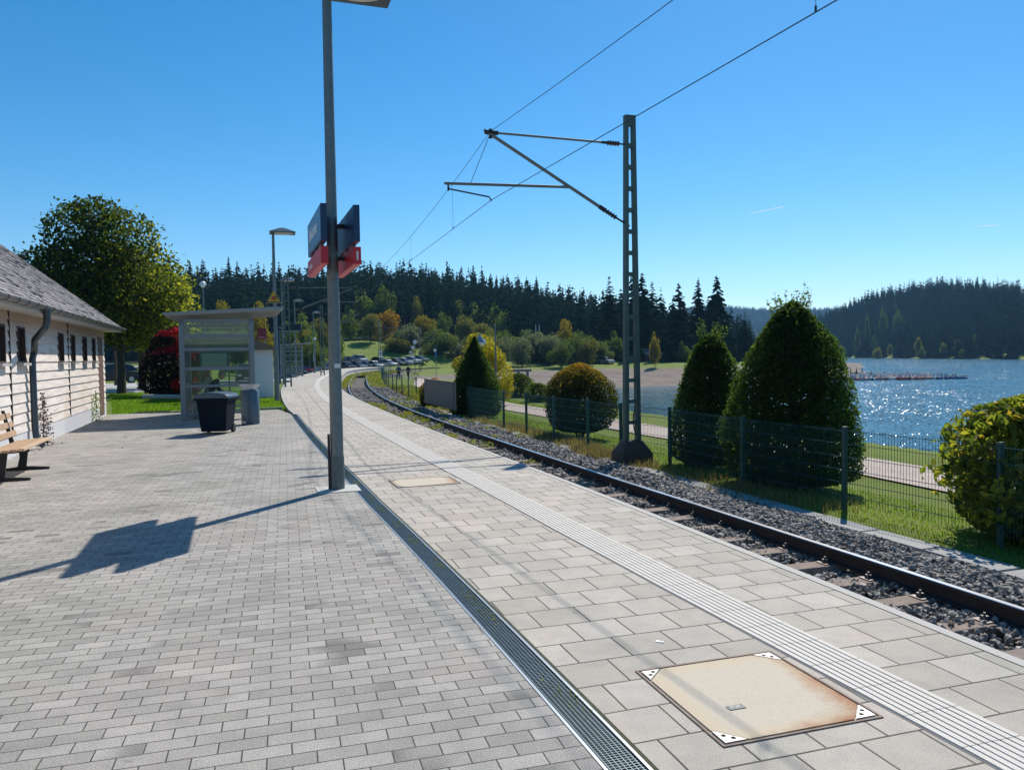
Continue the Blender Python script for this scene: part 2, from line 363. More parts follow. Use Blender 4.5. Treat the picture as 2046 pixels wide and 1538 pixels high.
# ================================================================== PLATFORM, FORECOURT, PATHS
m_plat = paving('platform_slabs', (.40, .36, .30), (.49, .445, .38), (.055, .05, .045), .316, .292, .0055, uv=True, speck=.20, stain=.07, dark=0)
m_brick = paving('forecourt_bricks', (.30, .282, .25), (.415, .39, .35), (.045, .042, .035), .2, .1, .0032, rot=-D2R(16.4), speck=.34, stain=.10)
def ribbon(name, s, prof, mat_, parent=None, kind=None, smooth=False, closed=False, uvz=True):
    """prof: list of (o, z); o may be an array over s"""
    s = np.asarray(s, float); n = len(prof); V_ = []; U = []
    for o, z in prof:
        oo = np.broadcast_to(np.asarray(o, float), s.shape); zz = np.broadcast_to(np.asarray(z, float), s.shape); x, y = C(s, oo)
        V_.append(np.stack([x, y, zz], 1)); U.append(np.stack([oo, s + 0 * oo], 1))
    V_ = np.stack(V_, 1).reshape(-1, 3); U = np.stack(U, 1).reshape(-1, 2)
    if parent is not None:
        p = parent
        while p.parent: p = p.parent
        V_ = V_ - np.array(p.location)
    f = grid_faces(len(s), n)[:, ::-1]; fs = [f[:, ::-1]]
    if closed:
        i = np.arange(len(s) - 1) * n; fs.append(np.stack([i + n - 1, i, i + n, i + 2 * n - 1], 1)); e = (len(s) - 1) * n
        fs.append(np.array([list(range(n))])); fs.append(np.array([list(range(e, e + n))[::-1]]))
    o_ = mesh_np(name, V_, fs, mat_, parent, smooth=smooth, uv=U)
    if kind: o_['kind'] = kind
    return o_
def dl(s): return np.interp(s, [0, 4, 7, 10, 24], [-2.44, -2.53, -2.61, -2.69, -2.76])      # left edge of the drain
def drr(s): return np.interp(s, [0, 4, 7, 10, 24], [-2.27, -2.36, -2.45, -2.53, -2.60])     # right edge of the drain
def stl(s): return np.interp(s, [0, 3.5, 6, 8, 12, 20, 40, 60, 100], [-1.02, -1.07, -1.17, -1.22, -1.26, -1.27, -1.34, -1.6, -1.6])
S1 = np.arange(-10, 25.01, .25); S2 = np.arange(25, 133.1, .5)
conc = mat('concrete', (.36, .345, .32), .9, var=.2, scale=9, bmp=.5, bscale=80)
ribbon('platform', S1, [(drr(S1) + .0, -.3), (drr(S1), 0), (-.075, 0)], m_plat, kind='structure')
lw = np.interp(S2, [25, 27, 37, 50, 74, 133], [-2.6, -2.68, -2.82, -3.2, -3.9, -3.4])
ribbon('platform', S2, [(lw, -.3), (lw, 0), (-.075, 0)], m_plat, kind='structure')
def m_edge():
    m, t, p, out = nodes('edge_strip'); p.inputs['Roughness'].default_value = .85
    u = N(t, 'ShaderNodeTexCoord').outputs['UV']; sx = N(t, 'ShaderNodeSeparateXYZ'); t.links.new(u, sx.inputs[0])
    f = mth(t, 'PINGPONG', mth(t, 'ADD', sx.outputs[1], mth(t, 'MULTIPLY', sx.outputs[0], .6)), .0125); g = mth(t, 'GREATER_THAN', f, .0068)
    c = mix(t, g, (.52, .49, .44), (.40, .375, .34)); c = mix(t, noise(t, 6), c, (.47, .45, .41)); t.links.new(c, p.inputs['Base Color']); return m
S3 = np.arange(-10, 133.1, .5)
ribbon('platform_edge', S3, [(-.075, 0.004), (0, .004), (.004, -.07), (-.06, -.12), (-.06, -.95)], m_edge(), kind='structure')
# tactile strip: real ribs with transverse joints
def m_tact():
    m, t, p, out = nodes('tactile_white'); p.inputs['Roughness'].default_value = .8
    u = N(t, 'ShaderNodeTexCoord').outputs['UV']; sx = N(t, 'ShaderNodeSeparateXYZ'); t.links.new(u, sx.inputs[0])
    j = mth(t, 'LESS_THAN', mth(t, 'PINGPONG', sx.outputs[1], .15), .0022)
    c = mix(t, noise(t, 5, None, 6, .7), (.58, .53, .465), (.72, .67, .595)); c = mix(t, j, c, (.10, .095, .09))
    pos = N(t, 'ShaderNodeNewGeometry').outputs['Position']
    g = ramp(t, noise(t, 300, pos, 2), [(.35, (.85,) * 3), (.6, (1.05,) * 3)]); c = mix(t, 1.0, c, g, 'MULTIPLY'); t.links.new(c, p.inputs['Base Color']); return m
mt_t = m_tact(); mt_g = mat('tactile_groove', (.20, .19, .185), .9)
S4 = np.concatenate([np.arange(-6, 30, .2), np.arange(30, 120.1, .6)]); a = stl(S4); wd = .322
prof = []; nrib = 8; pit = wd / nrib
pr_ = [(a - .008, .0008), (a, .0035)]
for k in range(nrib):
    b0 = a + k * pit; pr_ += [(b0 + .0035, .0045), (b0 + .0055, .0085), (b0 + pit - .0055, .0085), (b0 + pit - .0035, .0045)]
pr_ += [(a + wd, .0035), (a + wd + .008, .0008)]
tac = ribbon('tactile_strip', S4, pr_, mt_t, kind='structure')
n = len(pr_); nf = n - 1; fi = np.arange(len(S4) - 1)[:, None] * nf + np.arange(nf)[None]
tac.data.materials.append(mt_g); mi = np.zeros((len(S4) - 1) * nf, np.int32); row = np.zeros(nf, np.int32); row[0] = 1; row[nf - 1] = 1
for k in range(nrib): row[1 + 4 * k] = 1
row[2 + 4 * nrib - 1] = 1; mi[:] = np.tile(row, len(S4) - 1); tac.data.polygons.foreach_set('material_index', mi)
# drain with real grate
def drain():
    r = thing('drainage_channel', 'long narrow steel grated drain running between the brick forecourt and the platform slabs', 'drain', tuple(C3(4, -2.45, 0)))
    galv = mat('galvanised', (.42, .44, .45), .38, .85, var=.2, scale=3)
    S = np.arange(-1.5, 24.6, .2); L = dl(S); R = drr(S)
    ribbon('frame', S, [(L - .006, -.05), (L - .006, .004), (L + .008, .004), (L + .008, -.05)], galv, r)
    ribbon('frame', S, [(R - .008, -.05), (R - .008, .004), (R + .006, .004), (R + .006, -.05)], galv, r)
    ribbon('channel_floor', S, [(L + .008, -.045), (R - .008, -.045)], mat('drain_dark', (.03, .03, .028), .9), r)
    g = MB(); gm = mat('grate_steel', (.16, .20, .215), .4, .75, var=.3, scale=8)
    s = -1.5
    while s < 24.4:
        l, q = float(dl(s)), float(drr(s)); g_ = [C3(s, l + .008, -.003), C3(s + .004, l + .008, -.003), C3(s + .004, q - .008, -.003), C3(s, q - .008, -.003)]
        g.hexa([v - Vector((0, 0, .02)) for v in g_], g_); s += .018 if s < 12 else .036
    g0 = g.build('grate', gm, r, world=True)
    vs = []
    for k in range(7):
        f = (k + 1) / 8; ribbon('grate', S, [(L * (1 - f) + R * f - .0018, -.02), (L * (1 - f) + R * f - .0018, -.002), (L * (1 - f) + R * f + .0018, -.002), (L * (1 - f) + R * f + .0018, -.02)], gm, r)
    ribbon('mossy_joint', S, [(R + .006, .0015), (R + .03, .0015)], mat('joint_moss', (.055, .06, .03), .95, var=.6, scale=25), r)
drain()
# forecourt sheet
fc = [C(s_, dl(s_)) for s_ in np.arange(-9, 25.01, 1.)]
poly = [(float(x), float(y)) for x, y in fc]
q0 = G(556, 818); q1 = G(470, 822); q2 = G(215, 828); q3 = G(200, 832)
poly += [(q0.x, q0.y), (q1.x, q1.y), (-12.2, 23.9), (-13.2, 22.6), (-9.4, 12.2), (-8.3, 9), (-7.5, -9)]
b_ = MB(); b_.add([(x, y, 0.0) for x, y in poly], [tuple(range(len(poly)))[::-1]])
o_ = b_.build('forecourt_paving', m_brick); struct(o_)
# kerb row along lawn behind the forecourt
kerbm = mat('kerb_stone', (.40, .39, .36), .9, var=.2, scale=4)
b_ = MB(); pa = [Vector((-11.9, 24.2, 0)), Vector((-7.45, 26.0, 0))]
dirv = (pa[1] - pa[0]).normalized(); nv = Vector((-dirv.y, dirv.x, 0))
L_ = (pa[1] - pa[0]).length
for k in range(int(L_ / .5)): b_.box(pa[0] + dirv * (.5 * k + .25) + nv * .05 + Vector((0, 0, -.03)), (.485, .1, .10), math.atan2(dirv.y, dirv.x))
struct(b_.build('kerb', kerbm))
# kerb stones at left edge of the far platform
b_ = MB(); s = 25.2
while s < 132:
    o = float(np.interp(s, S2, lw)); c = C3(s, o - .05, -.06); b_.box(c, (.09, .97, .15), -heading(s)); s += 1.0
struct(b_.build('kerb', kerbm))
# path by the lake
def drape(name, pts, width, mat_, eps, n=120, nc=5, edge=0):
    P = np.array([(p[0], p[1]) for p in pts], float); dd = np.r_[0, np.cumsum(np.hypot(*np.diff(P, axis=0).T))]
    tt = np.linspace(0, dd[-1], n); X = np.interp(tt, dd, P[:, 0]); Y = np.interp(tt, dd, P[:, 1])
    for _ in range(6): X[1:-1] = (X[:-2] + X[1:-1] * 2 + X[2:]) / 4; Y[1:-1] = (Y[:-2] + Y[1:-1] * 2 + Y[2:]) / 4
    dx = np.gradient(X); dy = np.gradient(Y); l = np.hypot(dx, dy); nx, ny = dy / l, -dx / l
    w_ = np.linspace(-.5, .5, nc); XX = X[:, None] + nx[:, None] * w_ * width; YY = Y[:, None] + ny[:, None] * w_ * width
    ZZ = height(XX, YY) + eps; return mesh_np(name, np.stack([XX.ravel(), YY.ravel(), ZZ.ravel()], 1), grid_faces(n, nc)[:, ::-1][:, ::-1], mat_, smooth=True, uv=np.stack([np.tile(w_ * width, n), np.repeat(tt, nc)], 1))
pm = paving('path_pavers', (.43, .34, .29), (.52, .43, .375), (.20, .16, .14), .2, .1, .006, uv=True, speck=.15, stain=.06, dark=0)
struct(drape('path', [(12.5, 2), (11.0, 9), (9.5, 14.5), (8.35, 18.6), (7.0, 22.3), (4.95, 27.3), (2.2, 35), (-.75, 42.6), (-4, 54), (-7.5, 68), (-9.5, 84), (-10.5, 100)], 2.3, pm, .035, 200))
roadm = mat('road_asphalt', (.27, .265, .26), .85, var=.15, scale=.8)
rp = []
for px_, D in [(-120, 92), (60, 93), (215, 97), (300, 112), (450, 152), (560, 182), (660, 191), (760, 194), (840, 196)]:
    rp.append(((px_ - 1023) / F * D, math.sqrt(max(1, D * D - ((px_ - 1023) / F * D) ** 2))))
struct(drape('road', rp, 6.5, roadm, .12, 200))
drw = [G(205, 783), G(262, 766), G(300, 752)]
b_ = MB(); lawnm = None
def steps():
    lt = mat('light_concrete', (.52, .50, .47), .9); b = MB()
    for k in range(4):
        y = 41 + k * 2.4; a_ = Vector((-27, y, 0)); b.box(a_ + Vector((2.2, 0, -.01)), (9.5, 1.3, .06), .1)
    struct(b.build('pavement', lt))
steps()
struct(drape('path', [(-30, 52), (-22, 55), (-20, 66), (-26, 80), (-34, 92)], 9, mat('light_tarmac', (.42, .41, .39), .9), .05, 60))
# concrete channel slabs between ballast and fence
def chan():
    b = MB(); cm = mat('slab_concrete', (.34, .335, .32), .9, var=.2, scale=3, bmp=.4)
    s = 2.0; rnd = random.Random(4)
    while s < 62:
        o = float(np.interp(s, [2, 8, 20, 30, 60], [3.95, 3.98, 4.0, 3.95, 3.7])); c = C3(s, o, -.845 + rnd.uniform(-.006, .006)); b.box(c, (.34, .97, .12), -heading(s)); s += 1.0
    struct(b.build('cable_channel_cover', cm))
chan()
# ================================================================== TRACK
railm = mat('rail_side', (.045, .032, .028), .75, .2, var=.3, scale=5); railtop = mat('rail_top', (.55, .55, .56), .28, .9, var=.1)
slm = mat('sleeper', (.235, .18, .145), .9, var=.5, scale=9, bmp=.7, bscale=30)
def track():
    r = thing('railway_track', 'single curved railway track with rusty rails and brownish sleepers beside the platform', 'railway track', tuple(C3(10, 1.47, -.7)))
    ofs = lambda s, o: np.interp(s, [6, 9, 13, 20, 31, 60], [o + .03, o - .02, o - .03, o + .0, o + .0, o])
    S = np.concatenate([np.arange(-6, 40, .4), np.arange(40, 160, .8)])
    for o in (.72, 2.235):
        oo = ofs(S, o); P = [(-.035, -.004), (-.036, -.035), (-.009, -.05), (-.009, -.135), (-.0625, -.148), (-.0625, -.16), (.0625, -.16), (.0625, -.148), (.009, -.135), (.009, -.05), (.036, -.035), (.035, -.004)]
        rl = ribbon('rail', S, [(oo + a, -.55 + b) for a, b in P], railm, r, closed=True)
        ribbon('rail_head', S, [(oo - .033, -.552), (oo - .028, -.546), (oo + .028, -.546), (oo + .033, -.552)], railtop, rl)
    rnd = random.Random(2); s = -1.0; k = 0; proto = None
    b = MB()
    b.hexa([(-1.3, -.13, -.1), (1.3, -.13, -.1), (1.3, .13, -.1), (-1.3, .13, -.1)], [(-1.28, -.11, 0), (1.28, -.11, 0), (1.28, .11, 0), (-1.28, .11, 0)])
    fl = []
    for o in (.72, 2.235):
        f = MB(); fl.append(f); f.box((o - 1.478, 0, .004), (.36, .15, .014))
        for sg in (-1, 1):
            f.box((o - 1.478 + sg * .12, 0, .03), (.05, .05, .035)); f.tube([(o - 1.478 + sg * .12, 0, .03), (o - 1.478 + sg * .12, 0, .075)], .012, 6)
    while s < 64 and k < 98:
        c = C3(s, 1.478, -.712)
        if proto is None: x = proto = b.build('sleeper', slm, r, bevel=.01); fs = [f.build('rail_fastening', mat('fastening', (.16, .14, .13), .5, .6), x) for f in fl]
        else:
            x = proto.copy(); COL.objects.link(x); x.parent = r; 
            for f_ in fs: f2 = f_.copy(); COL.objects.link(f2); f2.parent = x
        x.location = c - Vector(r.location); x.rotation_euler = (rnd.uniform(-.01, .01), 0, -heading(s) + rnd.uniform(-.03, .03)); s += .66; k += 1
track()
def stones(name, regions, label, seed=1):
    rg = np.random.default_rng(seed); ico = []
    t_ = (1 + 5 ** .5) / 2
    base = np.array([(-1, t_, 0), (1, t_, 0), (-1, -t_, 0), (1, -t_, 0), (0, -1, t_), (0, 1, t_), (0, -1, -t_), (0, 1, -t_), (t_, 0, -1), (t_, 0, 1), (-t_, 0, -1), (-t_, 0, 1)]); base /= np.linalg.norm(base[0])
    fc_ = np.array([(0, 11, 5), (0, 5, 1), (0, 1, 7), (0, 7, 10), (0, 10, 11), (1, 5, 9), (5, 11, 4), (11, 10, 2), (10, 7, 6), (7, 1, 8), (3, 9, 4), (3, 4, 2), (3, 2, 6), (3, 6, 8), (3, 8, 9), (4, 9, 5), (2, 4, 11), (6, 2, 10), (8, 6, 7), (9, 8, 1)])
    VV = []; FF = []; AA = []; off = 0
    for s0, s1, o0, o1, dens, size, zf in regions:
        n = int((s1 - s0) * (o1 - o0) * dens); s = rg.uniform(s0, s1, n); o = rg.uniform(o0, o1, n); x, y = C(s, o); z = zf(o, s) + rg.uniform(-.5, .6, n) * size
        P = np.stack([x, y, z], 1)
        q = base[None] * rg.uniform(.55, 1.15, (n, 12, 1)); q = q * rg.uniform(.5, 1.2, (n, 1, 3)) * (size * rg.uniform(.6, 1.25, n))[:, None, None]
        a1 = rg.uniform(0, 6.28, n); a2 = rg.uniform(-.9, .9, n)
        c, s_ = np.cos(a2), np.sin(a2); y2 = q[:, :, 1] * c[:, None] - q[:, :, 2] * s_[:, None]; z2 = q[:, :, 1] * s_[:, None] + q[:, :, 2] * c[:, None]
        c, s_ = np.cos(a1), np.sin(a1); x3 = q[:, :, 0] * c[:, None] - y2 * s_[:, None]; y3 = q[:, :, 0] * s_[:, None] + y2 * c[:, None]
        V3 = np.stack([x3, y3, z2], 2) + P[:, None]; VV.append(V3.reshape(-1, 3)); FF.append((fc_[None] + (np.arange(n) * 12)[:, None, None] + off).reshape(-1, 3)); AA.append(np.repeat(rg.random(n), 20)); off += n * 12
    m, t, p, out = nodes('ballast_stone'); p.inputs['Roughness'].default_value = .75
    a = N(t, 'ShaderNodeAttribute'); a.attribute_name = 'rnd'; c = ramp(t, a.outputs['Fac'], [(0, (.09, .08, .072)), (.35, (.20, .18, .16)), (.7, (.33, .30, .265)), (.9, (.38, .31, .25)), (1, (.52, .48, .43))])
    c = mix(t, 1.0, c, ramp(t, noise(t, 60, None, 3), [(.3, (.7,) * 3), (.7, (1.2,) * 3)]), 'MULTIPLY'); t.links.new(c, p.inputs['Base Color'])
    o = mesh_np(name, np.concatenate(VV), np.concatenate(FF), m, attr={'rnd': np.concatenate(AA)}); tag(o, label, 'ballast', kind='stuff'); return o
zi = lambda o, s: np.full_like(o, -.752) + .02 * np.sin(s * 2.1) + .02 * np.sin(s * 5.3 + o * 3)
def zo(o, s): return np.interp(o, [2.3, 2.9, 3.6, 3.85], [-.73, -.70, -.76, -.83]) + .025 * np.sin(s * 1.3) + .01 * np.sin(s * 5)
stones('track_ballast', [(4, 13, .0, 2.3, 520, .037, zi), (13, 26, -.1, 2.3, 330, .045, zi), (26, 60, -.1, 2.3, 110, .07, zi),
                         (4.5, 14, 2.28, 3.8, 600, .040, zo), (14, 27, 2.28, 3.85, 340, .048, zo), (27, 62, 2.28, 3.9, 120, .07, zo)], 'loose grey crushed stone ballast around the rails and sleepers')
# ================================================================== FENCE
FP = [G(2140, 905, .45), G(2000, 888, .45), G(1688, 856, .45), G(1484, 835, .45), G(1338, 815, .45), G(1240, 807, .45), G(1174, 799, .45), G(1106, 792.6, .45), G(1051, 786, .45), G(1006, 781.6, .45), G(933, 771.7, .45)]
FP = [Vector((p.x, p.y, 0)) for p in FP]
# regular spacing along the measured line
def resample(P, step, start=0):
    out = []; d = [0]
    for i in range(len(P) - 1): d.append(d[-1] + (P[i + 1] - P[i]).length)
    t = start
    while t < d[-1]:
        i = max(j for j in range(len(d)) if d[j] <= t + 1e-9); i = min(i, len(P) - 2); f = (t - d[i]) / (d[i + 1] - d[i]); out.append(P[i].lerp(P[i + 1], f)); t += step
    return out
gp = mat('fence_green', (.012, .075, .07), .45, .0, var=.15); gw = mat('fence_wire', (.03, .10, .095), .35, .3, var=.1)
def fence(P, label, zt=.45, h=1.2, wires=.05, rows=6, step=1):
    r = thing('mesh_fence', label, 'fence', (P[0].x, P[0].y, zt - h))
    for i, p in enumerate(P):
        b = MB(); b.box((p.x, p.y, zt - h / 2 - .05), (.06, .06, h + .14), -heading(max(0, p.y))); b.box((p.x, p.y, zt + .025), (.066, .066, .012), -heading(max(0, p.y))); b.build('post', gp, r, world=True)
    for i in range(len(P) - 1):
        a, c = P[i], P[i + 1]; d = c - a; L = d.length; d = d / L; n_ = Vector((d.y, -d.x, 0)) * .036; b = MB()
        k = .03
        ww = .0023
        while k < L:
            q = a + d * k - n_; b.hexa([(q.x - ww, q.y - ww, zt - h + .05), (q.x + ww, q.y - ww, zt - h + .05), (q.x + ww, q.y + ww, zt - h + .05), (q.x - ww, q.y + ww, zt - h + .05)], [(q.x - ww, q.y - ww, zt + .0), (q.x + ww, q.y - ww, zt + .0), (q.x + ww, q.y + ww, zt), (q.x - ww, q.y + ww, zt)]); k += wires
        for j in range(rows):
            z = zt - .03 - j * .2
            for sg in (-.006, .006):
                q = n_ * (1 + sg / .036); b.tube([Vector((a.x, a.y, z)) - q, Vector((c.x, c.y, z)) - q], .0035, 4)
        b.build('mesh_panel', gw, r, world=True)
fence(FP, 'green metal double rod mesh fence on posts beside the railway track')
P2 = [C3(s, o, 0) for s, o in [(44, 4.1), (47, 4.0), (50, 3.9), (53, 3.8), (56, 3.75), (60, 3.7), (64, 3.7), (69, 3.7), (75, 3.7), (82, 3.8), (90, 4), (100, 4.2), (112, 4.4)]]
fence(P2, 'distant green mesh fence curving away with the track past the bend', wires=.25, rows=4)
def woodfence():
    a, c = G(848, 803, -.4), G(905, 818, -.4); wa = Vector(((848 - 1023) / F * 35, 35, -.45)); wc = Vector(((905 - 1023) / F * 29.9, 29.9, -.5))
    r = thing('wooden_screen', 'grey weathered wooden board screen left of the narrow dark cone shrub', 'fence', tuple(wa)); d = wc - wa; L = math.hypot(d.x, d.y); an = math.atan2(d.y, d.x); n_ = int(L / .11)
    wm = mat('grey_wood', (.22, .19, .17), .85, var=.35, scale=7); b = MB()
    for k in range(n_):
        p = wa + d * ((k + .5) / n_); b.box((p.x, p.y, .1), (.098, .022, 1.06), an)
    b.build('boards', wm, r, world=True)
    b = MB(); mid = (wa + wc) / 2; b.box((mid.x, mid.y, .64), (L + .06, .09, .035), an); b.build('cap_rail', wm, r, world=True)
    for k in (0, .33, .67, 1): p = wa + d * k; b = MB(); b.box((p.x + .06, p.y + .05, .08), (.09, .09, 1.08), an); b.build('post', wm, r, world=True)
woodfence()
# ================================================================== NEAR OBJECTS
steel = mat('pole_galvanised', (.17, .20, .205), .5, .55, var=.35, scale=14, bmp=.15, bscale=30)
dsteel = mat('mast_green', (.085, .125, .11), .55, .2, var=.25, scale=4)
alum = mat('tube_alu', (.20, .21, .205), .5, .55, var=.2, scale=6)
black = mat('black_rubber', (.02, .02, .022), .6)
wirem = mat('wire_dark', (.03, .035, .04), .5, .4)
white = mat('white_paint', (.72, .72, .72), .5)
# ---- access covers
def cover(cs, co, ds, do, label, letters=True, rust=.6):
    r = thing('access_cover', label, 'cover', tuple(C3(cs, co, 0)), -heading(cs))
    m, t, p, out = nodes('cover_concrete'); p.inputs['Roughness'].default_value = .85
    tc = N(t, 'ShaderNodeTexCoord').outputs['Object']; sx = N(t, 'ShaderNodeSeparateXYZ'); t.links.new(tc, sx.inputs[0])
    f = noise(t, 5, tc, 6, .7); base = mix(t, noise(t, 90, tc, 3, .7), (.42, .36, .27), (.66, .58, .46))
    # rust creeping in from the right hand rim
    ex = mth(t, 'ADD', mth(t, 'MULTIPLY', mth(t, 'ABSOLUTE', sx.outputs[0]), 1 / (do / 2)), 0.0); ey = mth(t, 'MULTIPLY', mth(t, 'ABSOLUTE', sx.outputs[1]), 1 / (ds / 2))
    e = mth(t, 'MAXIMUM', ex, ey); side = mth(t, 'ADD', mth(t, 'MULTIPLY', sx.outputs[0], 1.0), mth(t, 'MULTIPLY', sx.outputs[1], -.5))
    k = mth(t, 'ADD', mth(t, 'ADD', mth(t, 'MULTIPLY', e, .9), mth(t, 'MULTIPLY', side, .55)), mth(t, 'MULTIPLY', f, .5))
    c = mix(t, ramp(t, mth(t, 'ADD', e, mth(t, 'MULTIPLY', f, .3)), [(.85, (0, 0, 0)), (1.2, (.6, .6, .6))]), base, (.58, .46, .30)); c = mix(t, ramp(t, mth(t, 'MULTIPLY', mth(t, 'ADD', k, mth(t, 'MULTIPLY', noise(t, 22, tc, 5, .75), .35)), .5), [(.61, (0, 0, 0)), (.69, (.38, .38, .38)), (.79, (.95, .95, .95))]), c, (.34, .13, .045))
    t.links.new(c, p.inputs['Base Color']); bump(t, p, noise(t, 120, tc, 2), .3, .004)
    a, b = do / 2 - .012, ds / 2 - .012; q = .115
    pl = MB(); pl.prism([(-a + q, -b), (a - q, -b), (a, -b + q), (a, b - q), (a - q, b), (-a + q, b), (-a, b - q), (-a, -b + q)], -.03, .006, lambda u, v, w_: (u, v, w_)); pl.build('cover_plate', m, r)
    fr = MB(); A, B = do / 2, ds / 2
    fm = mat('rusty_frame', (.24, .18, .14), .8, .3, var=.5, scale=12)
    for x0, x1, y0, y1 in ((-A - .012, A + .012, -B - .012, -B), (-A - .012, A + .012, B, B + .012), (-A - .012, -A, -B, B), (A, A + .012, -B, B)): fr.box(((x0 + x1) / 2, (y0 + y1) / 2, -.006), (x1 - x0, y1 - y0, .024))
    fr.build('frame', fm, r)
    gap = MB(); gap.box((0, 0, -.012), (do, ds, .02)); gap.build('frame', mat('gap_dark', (.05, .035, .03), .9), r)
    cm = mat('corner_steel', (.36, .35, .34), .5, .6, var=.2, scale=20)
    for sx_ in (-1, 1):
        for sy_ in (-1, 1):
            g = MB(); pts = [(sx_ * a, sy_ * b), (sx_ * (a - q + .01), sy_ * b), (sx_ * a, sy_ * (b - q + .01))]
            if sx_ * sy_ > 0: pts = pts[::-1]
            g.prism(pts, -.02, .0075, lambda u, v, w_: (u, v, w_)); co_ = g.build('corner_bracket', cm, r)
            for hx, hy in ((.055, .025), (.025, .055)):
                h = MB(); h.lathe([(.011, -.001), (.011, .0085)], (sx_ * (a - hx), sy_ * (b - hy), 0), 10); h.build('lifting_hole', mat('hole_black', (.008, .008, .008), .9), co_)
    if letters:
        bd = MB(); bd.box((-.16, -.12, .0075), (.085, .04, .003)); bdo = bd.build('maker_badge', mat('badge_dark', (.05, .055, .06), .5, .4), r)
        text('lettering', 'FSR', .036, Matrix.Translation((-.16, -.12, .0092)), mat('badge_light', (.55, .54, .50), .5), bdo, .0006)
cover(4.34, -1.58, .80, .80, 'large square rust edged access cover of concrete in the nearest platform slabs')
cover(11.22, -1.76, .62, .82, 'smaller orange stained access cover further back beside the tactile strip', letters=False, rust=.8)
# ---- lamp post with station signs
def lamp_head(b, g, z, dirx, size=.9):
    """hipped square lamp hood, offset in +x"""
    w_ = size / 2; cx = size * .36
    base = [(cx - w_, -w_ * .8, z), (cx + w_, -w_ * .8, z), (cx + w_, w_ * .8, z), (cx - w_, w_ * .8, z)]
    lip = [(x, y, z + .03) for x, y, _ in base]; top = [(cx - .10, -.09, z + .21), (cx + .08, -.09, z + .21), (cx + .08, .09, z + .21), (cx - .10, .09, z + .21)]
    b.hexa(base, lip); b.hexa([(x, y, zz + .0005) for x, y, zz in lip], top)
    g.lathe([(size * .36, z - .012), (size * .37, z + .001)], (cx + .03, 0, 0), 20, 1, .8)
def lamppost(P, ztop, rz, label, rb=.085, rt=.055, size=.92, group='platform lamps', cab=False):
    r = thing('street_lamp', label, 'street lamp', tuple(P), rz, group)
    b = MB(); n = 10; b.tube([(0, 0, -.02), (0, 0, 1.0), (0, 0, ztop * .5), (0, 0, ztop + .02)], [rb, rb * .97, (rb + rt) / 2, rt], 14)
    b.build('pole', steel, r, smooth=True)
    h = MB(); g = MB(); lamp_head(h, g, ztop, 1, size); ho = h.build('lamp_hood', mat('lamp_hood', (.045, .085, .12), .45, .2), r); g.build('diffuser', mat('lamp_glass', (.62, .60, .55), .3), ho, smooth=True)
    return r
P0 = G(675, 977)
lp = lamppost(P0, 6.20, .33, 'tall galvanised lamp post with blue and red station signs, nearest on the platform', .082, .056, .95)
b = MB(); b.box((0, -.02, .0), (.52, .5, .02), .0); b.build('base_slab', mat('light_concrete2', (.50, .49, .46), .9, var=.1), lp)
b = MB(); b.box((-.10, -.02, .35), (.03, .03, .70), 0); b.build('earthing_strap', black, lp)
b = MB(); b.box((.02, -.083, 1.55), (.07, .004, .05)); b.build('sticker', white, lp)
b = MB(); b.lathe([(.088, 0), (.088, .42)], (0, 0, .0), 14); b.build('base_sleeve', mat('sleeve', (.12, .15, .155), .55, .5, var=.4, scale=20), lp, smooth=True)
DT = Vector((-.338, .941, 0)); NR = Vector((.941, .338, 0))
def sign(off, label, outer, txt_side):
    """board parallel to the platform edge; off = lateral offset from pole"""
    c = P0 + NR * off; r = thing('station_sign', label, 'sign', (c.x, c.y, 2.72), math.atan2(DT.y, DT.x), 'signs on the first lamp post')
    navy = mat('sign_navy', (.008, .035, .10), .45); red = mat('sign_red', (.50, .015, .03), .45)
    b = MB(); b.box((0, 0, .475), (1.62, .07, .42)); b.build('name_board', navy, r, bevel=.004)
    b = MB()
    L = .0; b.box((0, txt_side * .0365, .475), (1.58, .003, .38)); f = b.build('name_board', mat('sign_blue_face', (.045, .17, .32), .4), r)
    M = Matrix.Translation((.12 if txt_side > 0 else 0, txt_side * .039, .50)) @ (Matrix.Rotation(PI, 4, 'Z') if txt_side > 0 else Matrix.Identity(4)) @ Matrix.Rotation(PI / 2, 4, 'X')
    text('lettering', 'Schluchsee', .225, M, mat('letter_white', (.95, .95, .95), .5), f, .001)
    b = MB(); b.box((0.0, 0, .105), (1.62, .085, .20)); rd = b.build('lower_board', red, r, bevel=.004)
    M = Matrix.Translation((.38, txt_side * .0445, .105)) @ (Matrix.Rotation(PI, 4, 'Z') if txt_side > 0 else Matrix.Identity(4)) @ Matrix.Rotation(PI / 2, 4, 'X')
    text('lettering', 'Schluchsee', .10, M, white, rd, .001)
    if off > 0: b = MB(); b.box((-.812, .0, .105), (.003, .02, .10)); b.build('label', white, rd)
    for k in (-.5, 0, .5):
        b = MB(); b.box((k, 0, .235), (.05, .05, .10)); b.build('bracket', steel, r)
    for z in (.16, .56):
        b = MB(); s_ = -1 if off > 0 else 1; b.box((0, s_ * -.08 if off < 0 else .08, z), (.06, .12, .05)); b.tube([(-.09, (-.08 if off < 0 else .08), z), (.09, (-.08 if off < 0 else .08), z)], .02, 6); b.build('clamp', black, r)
sign(-.185, 'blue station name board over red board, left of the near lamp post', 1, 1)
sign(.185, 'dark blue station name board over red board, right of the near lamp post', 1, -1)
